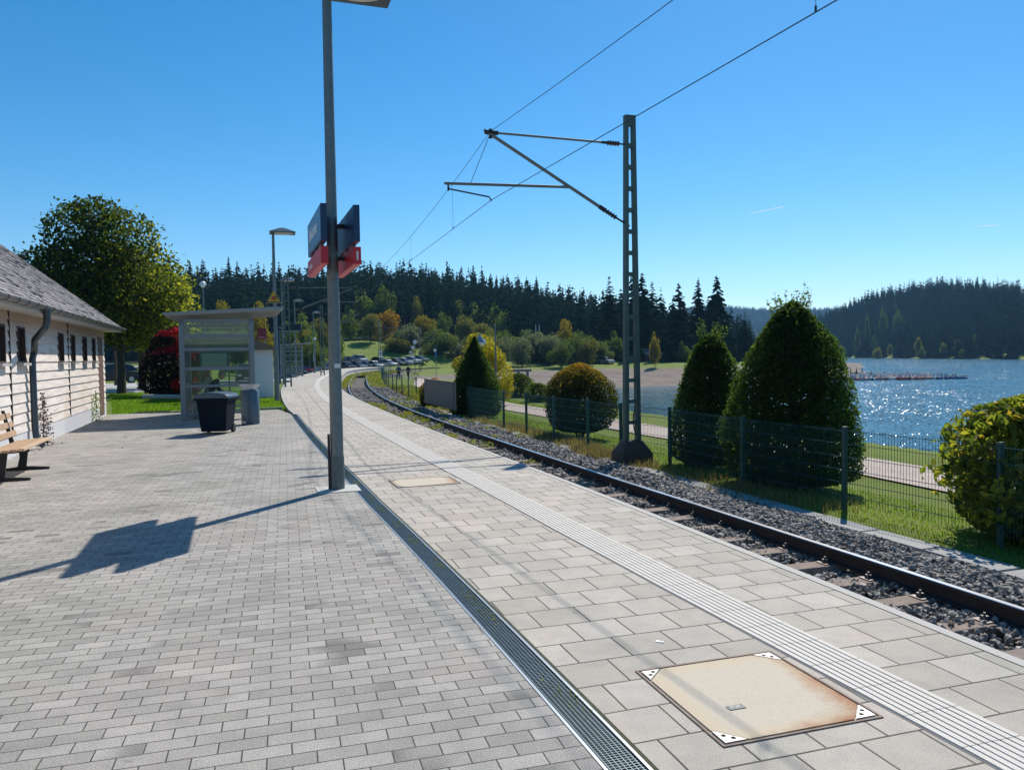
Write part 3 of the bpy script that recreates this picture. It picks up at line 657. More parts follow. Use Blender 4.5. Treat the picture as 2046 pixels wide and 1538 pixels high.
# ---- wheelie bin
def wheelie():
    c = G(424, 868); r = thing('wheelie_bin', 'dark blue grey wheeled waste bin with domed lid in front of the shelter', 'bin', (c.x, c.y + .3, 0), .05)
    m = mat('bin_plastic', (.004, .011, .022), .75, var=.1, scale=2, spec=.12); ml = mat('bin_lid', (.05, .085, .12), .35, var=.1)
    b = MB(); b.hexa([(-.27, -.27, .06), (.27, -.27, .06), (.27, .30, .06), (-.27, .30, .06)], [(-.335, -.35, .78), (.335, -.35, .78), (.335, .36, .78), (-.335, .36, .78)]); b.build('body', m, r, bevel=.025)
    b = MB(); b.box((0, 0, .775), (.75, .78, .055)); b.build('rim', m, r, bevel=.015)
    b = MB(); pr_ = []
    for k in range(9): q = PI * k / 8; pr_.append((-.385 * math.cos(q), .80 + .125 * math.sin(q) ** .7))
    b.prism([(x, z) for x, z in pr_], -.41, .40, lambda u, v, w_: (u, w_, v)); b.build('lid', ml, r, smooth=True, bevel=.02)
    b = MB(); b.tube([(-.25, .43, .86), (.25, .43, .86)], .016, 8); b.build('handle', m, r)
    for sx in (-1, 1):
        b = MB(); b.tube([(sx * .24, .27, .1), (sx * .30, .27, .1)], .1, 16); b.build('wheel', black, r)
    b = MB(); b.box((-.27, -.355, .12), (.02, .01, .02)); b.build('reflector', white, r)
wheelie()
def litter():
    c = G(497, 848); r = thing('litter_bin', 'slim grey blue oval litter bin with pale funnel top beside the shelter', 'litter bin', (c.x, c.y + .15, 0), .1)
    b = MB(); b.lathe([(.20, .0), (.205, .03), (.205, .84), (.19, .86)], (0, 0, 0), 28, 1.08, .75, pw=.75); b.build('body', mat('bin_alu', (.12, .16, .19), .45, .6, var=.15, scale=1.5), r, smooth=True)
    b = MB(); b.lathe([(.13, .86), (.16, .90), (.235, 1.01), (.228, 1.01), (.15, .90)], (0, 0, 0), 4, 1.35, .85, rz=PI / 4); b.build('funnel_top', mat('bin_top', (.50, .51, .53), .4, .3), r)
    b = MB(); b.box((.0, -.156, .45), (.004, .01, .7)); b.box((.13, -.145, .55), (.02, .012, .05)); b.build('door_seam', black, r)
litter()
def bottle():
    c = G(488, 850); o = MB(); o.lathe([(.032, 0), (.035, .01), (.035, .13), (.014, .19), (.013, .25), (.015, .255)], (0, 0, 0), 14)
    t_ = thing('bottle', 'small dark glass bottle standing at the foot of the litter bin', 'bottle', (c.x, c.y, 0)); o.build('glass', mat('bottle_glass', (.012, .02, .015), .12), t_, smooth=True)
    q = MB(); q.lathe([(.0355, .05), (.0355, .11)], (0, 0, 0), 14); q.build('label', mat('bottle_label', (.5, .48, .42), .6), t_)
bottle()
# ---- bench
WD = Vector((-.342, .9397, 0)); WN = Vector((.9397, .342, 0)); WO = Vector((-9.55, 15.6, 0))   # building wall line, outward normal
WANG = math.atan2(WD.y, WD.x)
def WP(t_, off=0, z=0): p = WO + WD * t_ + WN * off; return Vector((p.x, p.y, z))
def Wpx(px, py, off=0):
    d = Vector(ray(px, py)); o = Vector((0, 0, H)); n = WN; k = ((WO + WN * off) - o).dot(n) / d.dot(n); p = o + d * k; return (p - WO).dot(WD), p.z
def bench():
    t0 = Wpx(92, 872, .9)[0] - .75; c = WP(t0, .62, 0)
    r = thing('park_bench', 'wooden slat bench on black cast legs in front of the wooden building', 'bench', tuple(c), WANG)
    wm = mat('bench_wood', (.46, .30, .18), .55, var=.3, scale=5); L = 1.75
    # local: x along the wall, -y outward (towards platform)
    for k in range(5): b = MB(); b.box((0, -.30 + k * .095, .455 - .008 * k), (L, .082, .035)); b.build('seat_slat', wm if k else mat('bench_wood_pale', (.60, .42, .28), .5, var=.25, scale=5), r, bevel=.006)
    for k in range(3): b = MB(); b.box((0, .16 + k * .035, .56 + k * .135), (L, .03, .09), M=Matrix.Rotation(-.22, 4, 'X')); b.build('back_slat', wm, r, bevel=.006)
    for sx in (-.6, .6):
        b = MB(); f = lambda u, v, w_: (w_, u, v)
        b.prism([(-.03, .02), (.09, .02), (.05, .2), (.06, .42), (-.08, .42), (-.05, .2)], sx - .02, sx + .02, f)
        b.prism([(-.34, .0), (.30, 0), (.30, .03), (.1, .055), (-.1, .055), (-.34, .035)], sx - .025, sx + .025, f)
        b.prism([(-.34, .40), (.14, .37), (.14, .41), (-.34, .437)], sx - .02, sx + .02, f)
        b.prism([(.10, .36), (.16, .36), (.27, .92), (.23, .92)], sx - .02, sx + .02, f); b.build('leg', mat('cast_iron', (.008, .008, .01), .5), r)
bench()
# ---- wooden building
def building():
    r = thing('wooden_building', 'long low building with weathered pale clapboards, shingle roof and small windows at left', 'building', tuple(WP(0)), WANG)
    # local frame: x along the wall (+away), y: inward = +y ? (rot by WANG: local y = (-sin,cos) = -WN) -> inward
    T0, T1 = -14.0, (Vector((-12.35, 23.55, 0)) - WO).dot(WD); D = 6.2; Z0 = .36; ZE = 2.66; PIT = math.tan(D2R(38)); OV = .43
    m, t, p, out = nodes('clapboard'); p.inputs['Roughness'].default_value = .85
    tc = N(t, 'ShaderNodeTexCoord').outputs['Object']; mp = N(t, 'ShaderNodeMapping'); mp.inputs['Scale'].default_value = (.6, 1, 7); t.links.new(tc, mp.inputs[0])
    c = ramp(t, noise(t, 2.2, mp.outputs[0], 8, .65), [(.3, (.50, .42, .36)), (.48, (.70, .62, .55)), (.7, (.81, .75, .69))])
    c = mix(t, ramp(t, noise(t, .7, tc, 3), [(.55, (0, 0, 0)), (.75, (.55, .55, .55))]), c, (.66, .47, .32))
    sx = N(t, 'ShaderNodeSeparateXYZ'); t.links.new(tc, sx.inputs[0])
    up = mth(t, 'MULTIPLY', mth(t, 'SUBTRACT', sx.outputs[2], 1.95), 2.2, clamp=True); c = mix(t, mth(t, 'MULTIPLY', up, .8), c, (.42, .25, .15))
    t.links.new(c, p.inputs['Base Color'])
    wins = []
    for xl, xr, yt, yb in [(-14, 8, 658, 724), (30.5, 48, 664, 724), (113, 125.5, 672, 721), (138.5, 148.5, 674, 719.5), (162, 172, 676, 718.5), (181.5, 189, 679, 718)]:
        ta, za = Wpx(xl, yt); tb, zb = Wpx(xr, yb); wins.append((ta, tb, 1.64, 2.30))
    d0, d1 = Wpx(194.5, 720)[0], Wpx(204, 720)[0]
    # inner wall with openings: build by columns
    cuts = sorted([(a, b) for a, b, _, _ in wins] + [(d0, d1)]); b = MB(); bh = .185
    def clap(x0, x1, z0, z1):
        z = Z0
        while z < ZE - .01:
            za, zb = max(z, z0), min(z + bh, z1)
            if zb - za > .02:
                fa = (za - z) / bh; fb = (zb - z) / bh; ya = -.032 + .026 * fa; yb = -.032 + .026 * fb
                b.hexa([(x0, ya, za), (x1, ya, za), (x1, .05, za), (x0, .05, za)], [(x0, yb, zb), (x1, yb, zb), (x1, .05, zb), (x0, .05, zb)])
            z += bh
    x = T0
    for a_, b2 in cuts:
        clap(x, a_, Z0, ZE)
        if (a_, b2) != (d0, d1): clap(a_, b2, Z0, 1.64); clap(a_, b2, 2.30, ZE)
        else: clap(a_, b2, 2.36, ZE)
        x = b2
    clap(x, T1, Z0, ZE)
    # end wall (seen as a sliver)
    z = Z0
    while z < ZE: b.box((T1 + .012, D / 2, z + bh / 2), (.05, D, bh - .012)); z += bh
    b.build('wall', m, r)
    dk = mat('joint_dark', (.04, .03, .028), .9)
    for xx in (Wpx(16, 700)[0], Wpx(134, 700)[0], -4.2, -8): b = MB(); b.box((xx, -.02, (Z0 + ZE) / 2), (.018, .04, ZE - Z0)); b.build('vertical_joint', dk, r)
    b = MB(); b.box(((T0 + T1) / 2, D / 2 + .06, (ZE + .2) / 2), (T1 - T0 - .1, D - .1, ZE)); b.build('wall', mat('inner_dark', (.03, .022, .02), .9), r)
    b = MB(); b.box(((T0 + T1) / 2, .03, .19), (T1 - T0 + .04, .10, .40)); b.build('plinth', mat('plinth_white', (.60, .59, .60), .85, var=.1, scale=3), r)
    wd = mat('window_dark', (.035, .02, .018), .35); sm = mat('sill_light', (.42, .39, .38), .7)
    fm = mat('window_frame', (.05, .03, .025), .6)
    for a_, b2, z0, z1 in wins:
        w_ = MB()
        for (xa, xb, za, zb) in ((a_, a_ + .035, z0, z1), (b2 - .035, b2, z0, z1), (a_ + .035, b2 - .035, z1 - .035, z1), (a_ + .035, b2 - .035, z0, z0 + .03)): w_.box(((xa + xb) / 2, .005, (za + zb) / 2), (xb - xa, .085, zb - za))
        w = w_.build('window', fm, r); g = MB(); g.box(((a_ + b2) / 2, .035, (z0 + z1) / 2), (b2 - a_ - .06, .01, z1 - z0 - .06)); g.build('pane', wd, w)
        s_ = MB(); s_.box(((a_ + b2) / 2, -.055, z0 - .03), (b2 - a_ + .03, .13, .05)); s_.build('sill', sm, w)
    b = MB(); b.box(((d0 + d1) / 2, .0, 1.2), (d1 - d0 - .02, .05, 2.3)); b.build('door', mat('door_brown', (.13, .065, .045), .7, var=.2), r)
    # roof
    ridge = D / 2
    def rp(x, k, off=0): y = -OV + k * (ridge + OV); return (x, y, ZE - .02 + (y + OV) * PIT + off)
    XA, XB = T0 - .5, T1 + .74
    # near edge of the eaves rakes with the gable verge (verge runs back to the ridge)
    m2, t, p, out = nodes('roof_shingles'); p.inputs['Roughness'].default_value = .8
    tc = N(t, 'ShaderNodeTexCoord').outputs['Object']; at = N(t, 'ShaderNodeAttribute'); at.attribute_name = 'rnd'
    c = ramp(t, at.outputs['Fac'], [(0, (.15, .135, .13)), (.5, (.27, .245, .24)), (1, (.38, .35, .345))]); c = mix(t, 1.0, c, ramp(t, noise(t, 3, tc, 6, .7), [(.3, (.75,) * 3), (.65, (1.15,) * 3)]), 'MULTIPLY'); t.links.new(c, p.inputs['Base Color'])
    rnd = np.random.default_rng(5); VS = []; FS = []; AT = []; n_ = 0
    cs, sn = math.cos(D2R(38)), math.sin(D2R(38)); LEN = (ridge + OV) / cs; ex = .135
    for row in range(int(LEN / ex) + 1):
        d_ = row * ex; x = XA + rnd.uniform(0, .1); 
        while x < XB - .02:
            w_ = min(rnd.uniform(.07, .17), XB - x); dd = rnd.uniform(-.012, .012); lf = rnd.uniform(.012, .028) + (.02 if rnd.random() < .04 else 0)
            a0 = max(0, d_ + dd); a1 = min(LEN, d_ + ex + .03)
            def q(xx, a, h): return (xx, -OV + a * cs - h * sn, ZE + .02 + a * sn + h * cs)
            g = .004
            VS += [q(x + g, a0, 0), q(x + w_ - g, a0, 0), q(x + w_ - g, a1, .0), q(x + g, a1, .0), q(x + g, a0, lf), q(x + w_ - g, a0, lf), q(x + w_ - g, a1, .006), q(x + g, a1, .006)]
            FS += [(n_, n_ + 1, n_ + 5, n_ + 4), (n_ + 4, n_ + 5, n_ + 6, n_ + 7), (n_ + 1, n_ + 2, n_ + 6, n_ + 5), (n_ + 3, n_, n_ + 4, n_ + 7)]; n_ += 8; AT += [rnd.random()] * 4; x += w_
    rf = mesh_np('roof', np.array(VS), np.array(FS), m2, r, attr={'rnd': np.array(AT)})
    b = MB(); f = lambda u, v, w_: (w_, u, v)
    b.prism([(-OV, ZE - .06), (ridge, ZE - .06 + (ridge + OV) * PIT), (ridge, ZE + .0 + (ridge + OV) * PIT), (-OV, ZE + .0)], XA, XB, f)
    b.prism([(ridge, ZE - .06 + (ridge + OV) * PIT), (2 * ridge + OV, ZE - .06), (2 * ridge + OV, ZE), (ridge, ZE + (ridge + OV) * PIT)], XA, XB, f)
    b.prism([(0, ZE - .1), (2 * ridge, ZE - .1), (ridge, ZE + (ridge + OV) * PIT - .1)], T1 - .1, T1 + .02, f)
    b.build('roof', mat('roof_deck', (.19, .15, .125), .8), rf)
    b = MB(); b.box(((XA + XB) / 2, -OV + .30, ZE - .10), (XB - XA - .05, .56, .025)); b.box(((XA + XB) / 2, -OV + .02, ZE - .05), (XB - XA, .025, .15)); b.build('eaves_board', mat('eaves_grey', (.50, .48, .45), .7), r)
    b = MB(); gx = []
    for k in range(9): q_ = PI * k / 8; gx.append((-.068 * math.cos(q_), -.068 * math.sin(q_)))
    gin = [(x * .9, z * .9) for x, z in gx][::-1]
    b.prism(gx + gin, XA, XB + .10, lambda u, v, w_: (w_, -OV - .075 + u, ZE - .005 + v)); go = b.build('gutter', mat('zinc', (.25, .25, .27), .42, .75, var=.2, scale=3), r)
    b = MB(); x = XA
    while x < XB: b.tube([(x, -OV - .15, ZE), (x, -OV - .142, ZE - .045), (x, -OV - .11, ZE - .078), (x, -OV - .04, ZE - .078)], .006, 4); x += .62
    b.build('gutter_bracket', mat('zinc_dark', (.10, .10, .11), .5, .6), go)
    tp = Wpx(106, 640, .6)[0]; tw = Wpx(69, 800, .12)[0]
    b = MB(); b.tube([(tp, -OV - .075, ZE - .05), (tp, -OV - .075, ZE - .26), (tp - .02, -OV - .05, ZE - .38), (tp - (tp - tw) * .45, -OV * .55, ZE - .60), (tw + .03, -.14, ZE - .80), (tw, -.11, ZE - .95), (tw, -.11, .42), (tw, -.13, .16), (tw, -.26, .05)], [.07, .062, .058, .058, .058, .058, .058, .058, .058], 14)
    b.build('downpipe', mat('zinc_pipe', (.085, .10, .115), .4, .6, var=.2, scale=4), r, smooth=True)
building()
# ---- shelter
glassm = None
def glass():
    global glassm
    if glassm: return glassm
    m, t, p, out = nodes('glass'); t.nodes.remove(p)
    tr = N(t, 'ShaderNodeBsdfTransparent'); tr.inputs[0].default_value = (.86, .92, .91, 1); gl = N(t, 'ShaderNodeBsdfGlossy', Roughness=.03); fr = N(t, 'ShaderNodeFresnel', IOR=1.45)
    df = N(t, 'ShaderNodeBsdfDiffuse'); df.inputs[0].default_value = (.35, .40, .40, 1)
    ms = N(t, 'ShaderNodeMixShader'); t.links.new(fr.outputs[0], ms.inputs[0]); t.links.new(tr.outputs[0], ms.inputs[1]); t.links.new(gl.outputs[0], ms.inputs[2])
    m2 = N(t, 'ShaderNodeMixShader'); m2.inputs[0].default_value = .03; t.links.new(ms.outputs[0], m2.inputs[1]); t.links.new(df.outputs[0], m2.inputs[2]); t.links.new(m2.outputs[0], out.inputs[0]); glassm = m; return m
def shelter(loc, rz, label, L=3.1, group=None):
    """local x: along track away; y: inward -> back wall at +y ... front (track) at y=0"""
    r = thing('platform_shelter', label, 'shelter', tuple(loc), rz, group); W = 1.8; g = mat('shelter_paint', (.19, .225, .25), .45, .3, var=.1)
    for x in (0, L):
        for y, h in ((0, 2.78), (W, 2.72)): b = MB(); b.box((x, y, h / 2), (.13, .13, h)); b.build('post', g, r, bevel=.006)
    for x in (L * .5,): b = MB(); b.box((x, W, 1.36), (.07, .07, 2.72)); b.build('post', g, r)
    rails = [2.30, 1.93, 1.40, .93]
    for x in (0, L):
        b = MB()
        for z in rails: b.box((x, W / 2, z), (.05, W - .13, .085 if z > .95 else .07))
        b.box((x, W / 2, .18), (.05, W - .13, .06)); b.build('side_rails', g, r)
        b = MB(); b.box((x, W / 2, 1.48), (.012, W - .13, 2.46)); b.build('glass_pane', glass(), r)
    b = MB()
    for z in rails: b.box((L / 2, W, z), (L - .13, .05, .07))
    b.build('back_rails', g, r); b = MB(); b.box((L / 2, W - .001, 1.48), (L - .13, .012, 2.46)); b.build('glass_pane', glass(), r)
    b = MB(); f = lambda u, v, w_: (w_, u, v)
    b.prism([(-.85, 3.03), (W + .42, 2.86), (W + .42, 2.90), (-.85, 3.09)], -.45, L + .4, f); ro = b.build('roof', mat('shelter_roof', (.26, .30, .33), .5, .4, var=.1), r)
    b = MB(); k = -.40
    while k < L + .3: b.prism([(-.80, 2.99), (W + .38, 2.825), (W + .38, 2.865), (-.80, 3.035)], k, k + .05, f); k += .16
    b.build('roof_ribs', mat('shelter_ribs', (.33, .35, .36), .6, .2), ro)
    b = MB(); b.box((L / 2, .0, 2.74), (L + .13, .07, .10)); b.box((L / 2, W, 2.67), (L + .13, .07, .10)); b.box((0, W / 2, 2.70), (.07, W, .10)); b.box((L, W / 2, 2.70), (.07, W, .10)); b.build('beam', g, r)
    b = MB(); b.box((L / 2 + .1, W - .36, .45), (L - .5, .40, .04)); bb = b.build('seat', mat('seat_grey', (.10, .11, .12), .5, .4), r)
    for x in (.5, L - .5): b = MB(); b.box((x, W - .33, .22), (.05, .25, .44)); b.build('leg', g, bb)
    return r
SA = math.atan2(.94, -.335)
SH = Vector(((505 - 1023) / F * 21.5, 21.5, 0)); shelter(SH, SA, 'grey steel and glass platform shelter with sloping flat roof behind the wheelie bin')
S71 = Vector(((605 - 1023) / F * 71, 71, 0)); shelter(S71, SA - .05, 'small distant grey platform shelter beside the car park', 2.2)
def SL(x, y, z=0):  # shelter local -> world
    return Matrix.Translation(SH) @ Matrix.Rotation(SA, 4, 'Z') @ Vector((x, y, z))
# ================================================================== OVERHEAD LINE
def lattice_mast(P, ztop, zbase, ux, wb, wt, label, leg=.10, group='catenary masts', found=True):
    """ux: unit vector across the mast face"""
    r = thing('catenary_mast', label, 'mast', (P.x, P.y, zbase), math.atan2(ux.y, ux.x), group); h = ztop - zbase; b = MB()
    for sx in (-1, 1):
        a0 = sx * (wb / 2 - leg / 2); a1 = sx * (wt / 2 - leg / 2 * .8); q = leg / 2; q1 = q * .75; d_ = .07; g = MB()
        g.hexa([(a0 - q, -d_, 0), (a0 + q, -d_, 0), (a0 + q, d_, 0), (a0 - q, d_, 0)], [(a1 - q1, -d_ * .9, h), (a1 + q1, -d_ * .9, h), (a1 + q1, d_ * .9, h), (a1 - q1, d_ * .9, h)]); g.build('mast_leg', dsteel, r)
    z = .55; b = MB()
    while z < h - .1:
        w_ = wb + (wt - wb) * z / h - leg * .6; g = MB(); g.box((0, 0, z), (max(.04, w_ - leg * .3), .12, .085)); g.build('rung', dsteel, r); z += .47
    b.box((0, 0, h - .07), (wt - leg * .5, .13, .14)); b.build('rung', dsteel, r)
    b = MB(); b.box((0, 0, h + .006), (wt + .01, .15, .012)); b.build('cap', dsteel, r)
    if found:
        cm = mat('foundation', (.075, .065, .055), .95, var=.35, scale=8, bmp=.8, bscale=20); b = MB()
        b.hexa([(-.38, -.28, -.3), (.38, -.28, -.3), (.38, .28, -.3), (-.38, .28, -.3)], [(-.38, -.28, .36), (.38, -.28, .36), (.38, .28, .36), (-.38, .28, .36)])
        b.hexa([(-.37, -.27, .361), (.37, -.27, .361), (.37, .27, .361), (-.37, .27, .361)], [(-.20, -.13, .62), (.20, -.13, .62), (.20, .13, .62), (-.20, .13, .62)]); b.build('foundation', cm, r, bevel=.02)
        b = MB(); b.tube([(.02, -.10, 1.35), (-.03, -.12, 1.1), (-.02, -.15, .85), (.06, -.14, .74)], .012, 6); b.build('earth_cable', black, r)
    return r
def insulator(b, p, q, rad=.055, n=5):
    p, q = Vector(p), Vector(q); pts = []; rs = []
    for k in range(n * 2 + 1): pts.append(p.lerp(q, k / (n * 2))); rs.append(rad if k % 2 else rad * .45)
    b.tube(pts, rs, 8)
def cantilever(P, u, zs, label, u_tip, zc, lo, z_dia, out, thick=.03, det=True, zc_wire=None, group='catenary brackets'):
    """P mast xy, u unit vector to the track. zs stay height, z_dia foot of the diagonal, zc registration arm height, out outer reach"""
    r = thing('catenary_bracket', label, 'bracket', (P.x, P.y, zs), 0, group); A = lambda k, z: Vector((P.x + u.x * k, P.y + u.y * k, z))
    n = 8 if det else 5
    b = MB(); b.tube([A(.62, zs + .01), A(u_tip - .05, zs + .03)], thick * .8, n); b.build('stay_tube', alum, r, world=True)
    b = MB(); d0 = A(.18, z_dia); d1 = A(u_tip + .14, zs + .07); dd = d1 - d0; b.tube([d0 + dd * .16, d1], thick * 1.25, n); b.build('diagonal_tube', alum, r, world=True)
    im = mat('insulator_brown', (.05, .02, .015), .3)
    for a, c in ((A(.25, zs + .003), A(.55, zs + .008)), (d0 + dd * .05, d0 + dd * .145)): b = MB(); insulator(b, a, c, thick * 2.0); b.build('insulator', im, r, world=True)
    b = MB(); b.tube([A(.02, zs), A(.27, zs + .004)], thick * .6, 6); b.tube([A(.52, zs + .006), A(.68, zs + .01)], thick * 1.0, 6); b.tube([A(.02, z_dia - .08), d0 + dd * .055], thick * .7, 6); b.tube([d0 + dd * .14, d0 + dd * .18], thick * 1.6, 6); b.build('fitting', black, r, world=True)
    k = (zc - z_dia) / (zs + .07 - z_dia); q = d0 + dd * k
    b = MB(); b.tube([Vector((q.x, q.y, zc + .0)) + (u * .0), A(out, zc - .07)], thick, n); b.build('registration_tube', alum, r, world=True)
    b = MB(); b.tube([A(out - .08, zc - .09), A(out - .08, zc - .22)], thick * .7, 6); b.tube([A(out - .10, zc - .18), A(lo + .05, zc - .30), A(lo, zc - .38)], thick * .55, 6); b.build('steady_arm', black, r, world=True)
    b = MB(); b.tube([A(u_tip + .03, zs - .05), A(u_tip + .45, zc - .05)], .006, 4); b.build('hanger_wire', wirem, r, world=True)
    b = MB(); b.tube([A(u_tip - .16, zs + .03), A(u_tip + .12, zs + .03)], thick * 1.6, 8); b.tube([A(u_tip, zs - .09), A(u_tip, zs + .10)], thick * 1.2, 8); b.build('clamp', black, r, world=True)
    return r
M1 = Vector((239 / F * 17.2, 17.2, 0)); U1 = Vector((-.951, -.31, 0))
lattice_mast(M1, 6.87, -.9, -U1, .41, .25, 'nearest green steel lattice mast on a concrete foot between fence and ballast')
cantilever(M1, U1, 6.25, 'large tubular bracket on the nearest green mast, reaching over the track', 3.2, 5.25, 3.2, 4.55, 4.2)
FAR = [((576 - 1023) / F * 45, 45, 6.1, 3.85, 4.9, 'grey lattice mast beyond the platform display, second along the track'), ((645 - 1023) / F * 73, 73, 6.2, 3.6, 4.9, 'grey lattice mast beside the far lamps, partly hidden by the near lamp post'),
       ((760 - 1023) / F * 110, 110, 6.5, 3.0, 4.9, 'distant thin mast with signs in front of the orange tree'), ((840 - 1023) / F * 137, 137, 6.5, 3.0, 4.9, 'farthest thin mast beside the white diamond signals')]
SUP = [Vector((-.37, 16.2, 0))]
for i, (x, y, zt, ul, zc, lb) in enumerate(FAR):
    P = Vector((x, y, 0)); s_ = float(SO([x], [y])[0][0]); hd = heading(s_); u = Vector((math.cos(hd), -math.sin(hd), 0))
    g = lattice_mast(P, zt + .35, hz(x, y) - .1, u, .42, .28, lb, .09, found=False)
    cantilever(P, u, 5.75 + .03 * i, ['long bracket with crossing tubes behind the near lamp post', 'second distant bracket, right of the near lamp post', 'third distant bracket in front of the orange tree', 'farthest bracket, left of the yellow tree'][i], ul, 5.0, ul, 4.3, ul + .25, .035, False)
    SUP.append(P + u * ul)
def wires():
    pts = [Vector((13.5, -20, 0))] + SUP + [SUP[-1] + Vector((10, 40, 0))]
    b = MB(); b.tube([Vector((p.x, p.y, 4.89 - .012 * max(0, (p.y - 16) * .1))) for p in pts], .0068, 5); o = thing('contact_wire', 'lower overhead contact wire running above the track', 'wire', (pts[1].x, pts[1].y, 4.89)); b.build('wire', wirem, o, world=True)
    hs_ = [6.3, 6.3] + [5.85] * (len(pts) - 2); P2 = []; dr = []
    for i in range(len(pts) - 1):
        for k in range(12):
            t_ = k / 12; sg = .42 if i == 0 else .55; q = pts[i].lerp(pts[i + 1], t_); z = hs_[i] * (1 - t_) + hs_[i + 1] * t_ - 4 * sg * t_ * (1 - t_); P2.append(Vector((q.x, q.y, z)))
        for t_ in ((.16, .33, .5, .67, .76) if i == 0 else (.12, .33, .55, .8)):
            q = pts[i].lerp(pts[i + 1], t_); dr.append((Vector((q.x, q.y, hs_[i] * (1 - t_) + hs_[i + 1] * t_ - 4 * (.42 if i == 0 else .55) * t_ * (1 - t_))), Vector((q.x, q.y, 4.89 - .012 * max(0, (q.y - 16) * .1)))))
    b = MB(); b.tube(P2, .006, 5); o = thing('messenger_wire', 'upper sagging overhead wire above the track', 'wire', (pts[1].x, pts[1].y, 6.3)); b.build('wire', wirem, o, world=True)
    for a, c in dr: b = MB(); b.tube([a, c], .003, 4); b.tube([c, c + Vector((0, 0, .06))], .012, 4); b.build('dropper', wirem, o, world=True)
wires()
# ================================================================== LAMPS, SIGNS
lamppost(G(554, 800), 6.55, 0.30, 'grey lamp post with warning triangle just beyond the shelter', .10, .05, .98)
Q = V(547, 592, G(554, 800).y - .15)
def warn(c, s, label, rz):
    r = thing('warning_sign', label, 'sign', tuple(c), rz); yl = mat('sign_yellow', (.62, .36, .02), .45); k = s
    for nm, sc, y, m in (('rim', 1.0, 0, mat('sign_rim', (.55, .45, .30), .5)), ('border', .93, -.008, black), ('face', .78, -.012, yl)):
        b = MB(); q = k * sc; b.prism([(-q / 2, -q * .433 / 1.0 + (0)), (q / 2, -q * .433), (0, q * .433)], y, y - .006, lambda u, v, w_: (u, w_, v + .0)); b.build(nm, m, r)
    b = MB(); b.box((-.01 * k, -.021, -.12 * k), (.26 * k, .004, .24 * k), M=Matrix.Rotation(.1, 4, 'Y')); b.build('symbol', mat('sign_red2', (.45, .06, .03), .5), r)
    b = MB(); b.box((.17 * k, -.0215, -.04 * k), (.20 * k, .004, .05 * k), M=Matrix.Rotation(.6, 4, 'Y')); b.box((.19 * k, -.0217, -.17 * k), (.10 * k, .004, .045 * k), M=Matrix.Rotation(-.3, 4, 'Y')); b.box((.09 * k, -.0219, .0 * k), (.08 * k, .004, .08 * k)); b.build('symbol', black, r)
warn(Q, .62, 'yellow warning triangle with red symbol on the lamp post beyond the shelter', .1)
for px_, yb, D, zt, lb, sz in [(566, 0, 49, 6.55, 'second far lamp post behind the display panel', .92), (591, 0, 67, 6.6, 'third far lamp post above the small distant shelter', .92), (628, 0, 84, 6.55, 'farthest lamp post left of the near pole', .92)]:
    s_ = Vector(((px_ + (716 - 600) * .01 - 1023) / F * D, D, 0)); lamppost(s_, zt, .25, lb, .07, .05, sz)
def simple_pole(name, P, h, rad, m, label, cat, head=None):
    r = thing(name, label, cat, tuple(P)); b = MB(); b.tube([(0, 0, 0), (0, 0, h)], [rad, rad * .8], 10); b.build('pole', m, r, smooth=True)
    if head: head(r, h)
    return r
def at(px, py, D): p = V(px, py, D); return p
def post_at(px, D, z=None): x = (px - 1023) / F * D; return Vector((x, D, hz(x, D) if z is None else z))
def dome(r, h):
    b = MB(); b.lathe([(.30, h), (.31, h + .02), (.24, h + .2), (.10, h + .30)], n=6); b.build('lamp_hood', mat('lamp_white', (.68, .70, .70), .4), r); b = MB(); b.lathe([(.13, h - .18), (.2, h)], n=10); b.build('diffuser', white, r)
simple_pole('street_lamp', post_at(411, 62), 1.65 + 148 * 62 / F - hz((411 - 1023) / F * 62, 62), .05, steel, 'thin car park lamp with white hexagonal head above the shelter roof', 'street lamp', dome)
def ball(r, h): b = MB(); b.lathe([(.05, h), (.19, h + .10), (.2, h + .2), (.12, h + .32), (.02, h + .36)], n=14); b.build('lamp_globe', white, r, smooth=True); b = MB(); b.box((-.12, 0, h * .45), (.06, .05, .9)); b.build('notice_strip', white, r)
simple_pole('street_lamp', post_at(630, 92, -.05), 3.8, .11, steel, 'short lamp post with white ball top near the grey cabinet', 'street lamp', ball)
def swan(r, h):
    b = MB(); pts = [(0, 0, h)]
    for k in range(9): q = PI * k / 8; pts.append((-.36 + .36 * math.cos(q), 0, h + .36 * math.sin(q) * .9))
    pts.append((-.72, 0, h - .42)); b.tube(pts, .025, 8); b.build('swan_neck', steel, r, smooth=True)
    b = MB(); b.lathe([(.04, h - .42), (.06, h - .55), (.30, h - .78), (.31, h - .82)], (-.72, 0, 0), 18); b.build('lamp_hood', mat('hood_grey', (.35, .37, .38), .35, .5), r, smooth=True)
    b = MB(); b.lathe([(.29, h - .822), (.26, h - .93), (.12, h - 1.0), (.02, h - 1.02)], (-.72, 0, 0), 18); b.build('diffuser', white, r, smooth=True)
p = post_at(991, 36); simple_pole('street_lamp', p, 1.65 + (710 - 648) * 36 / F - p.z, .045, steel, 'old style swan neck lamp beside the dark cone shrub', 'street lamp', swan)
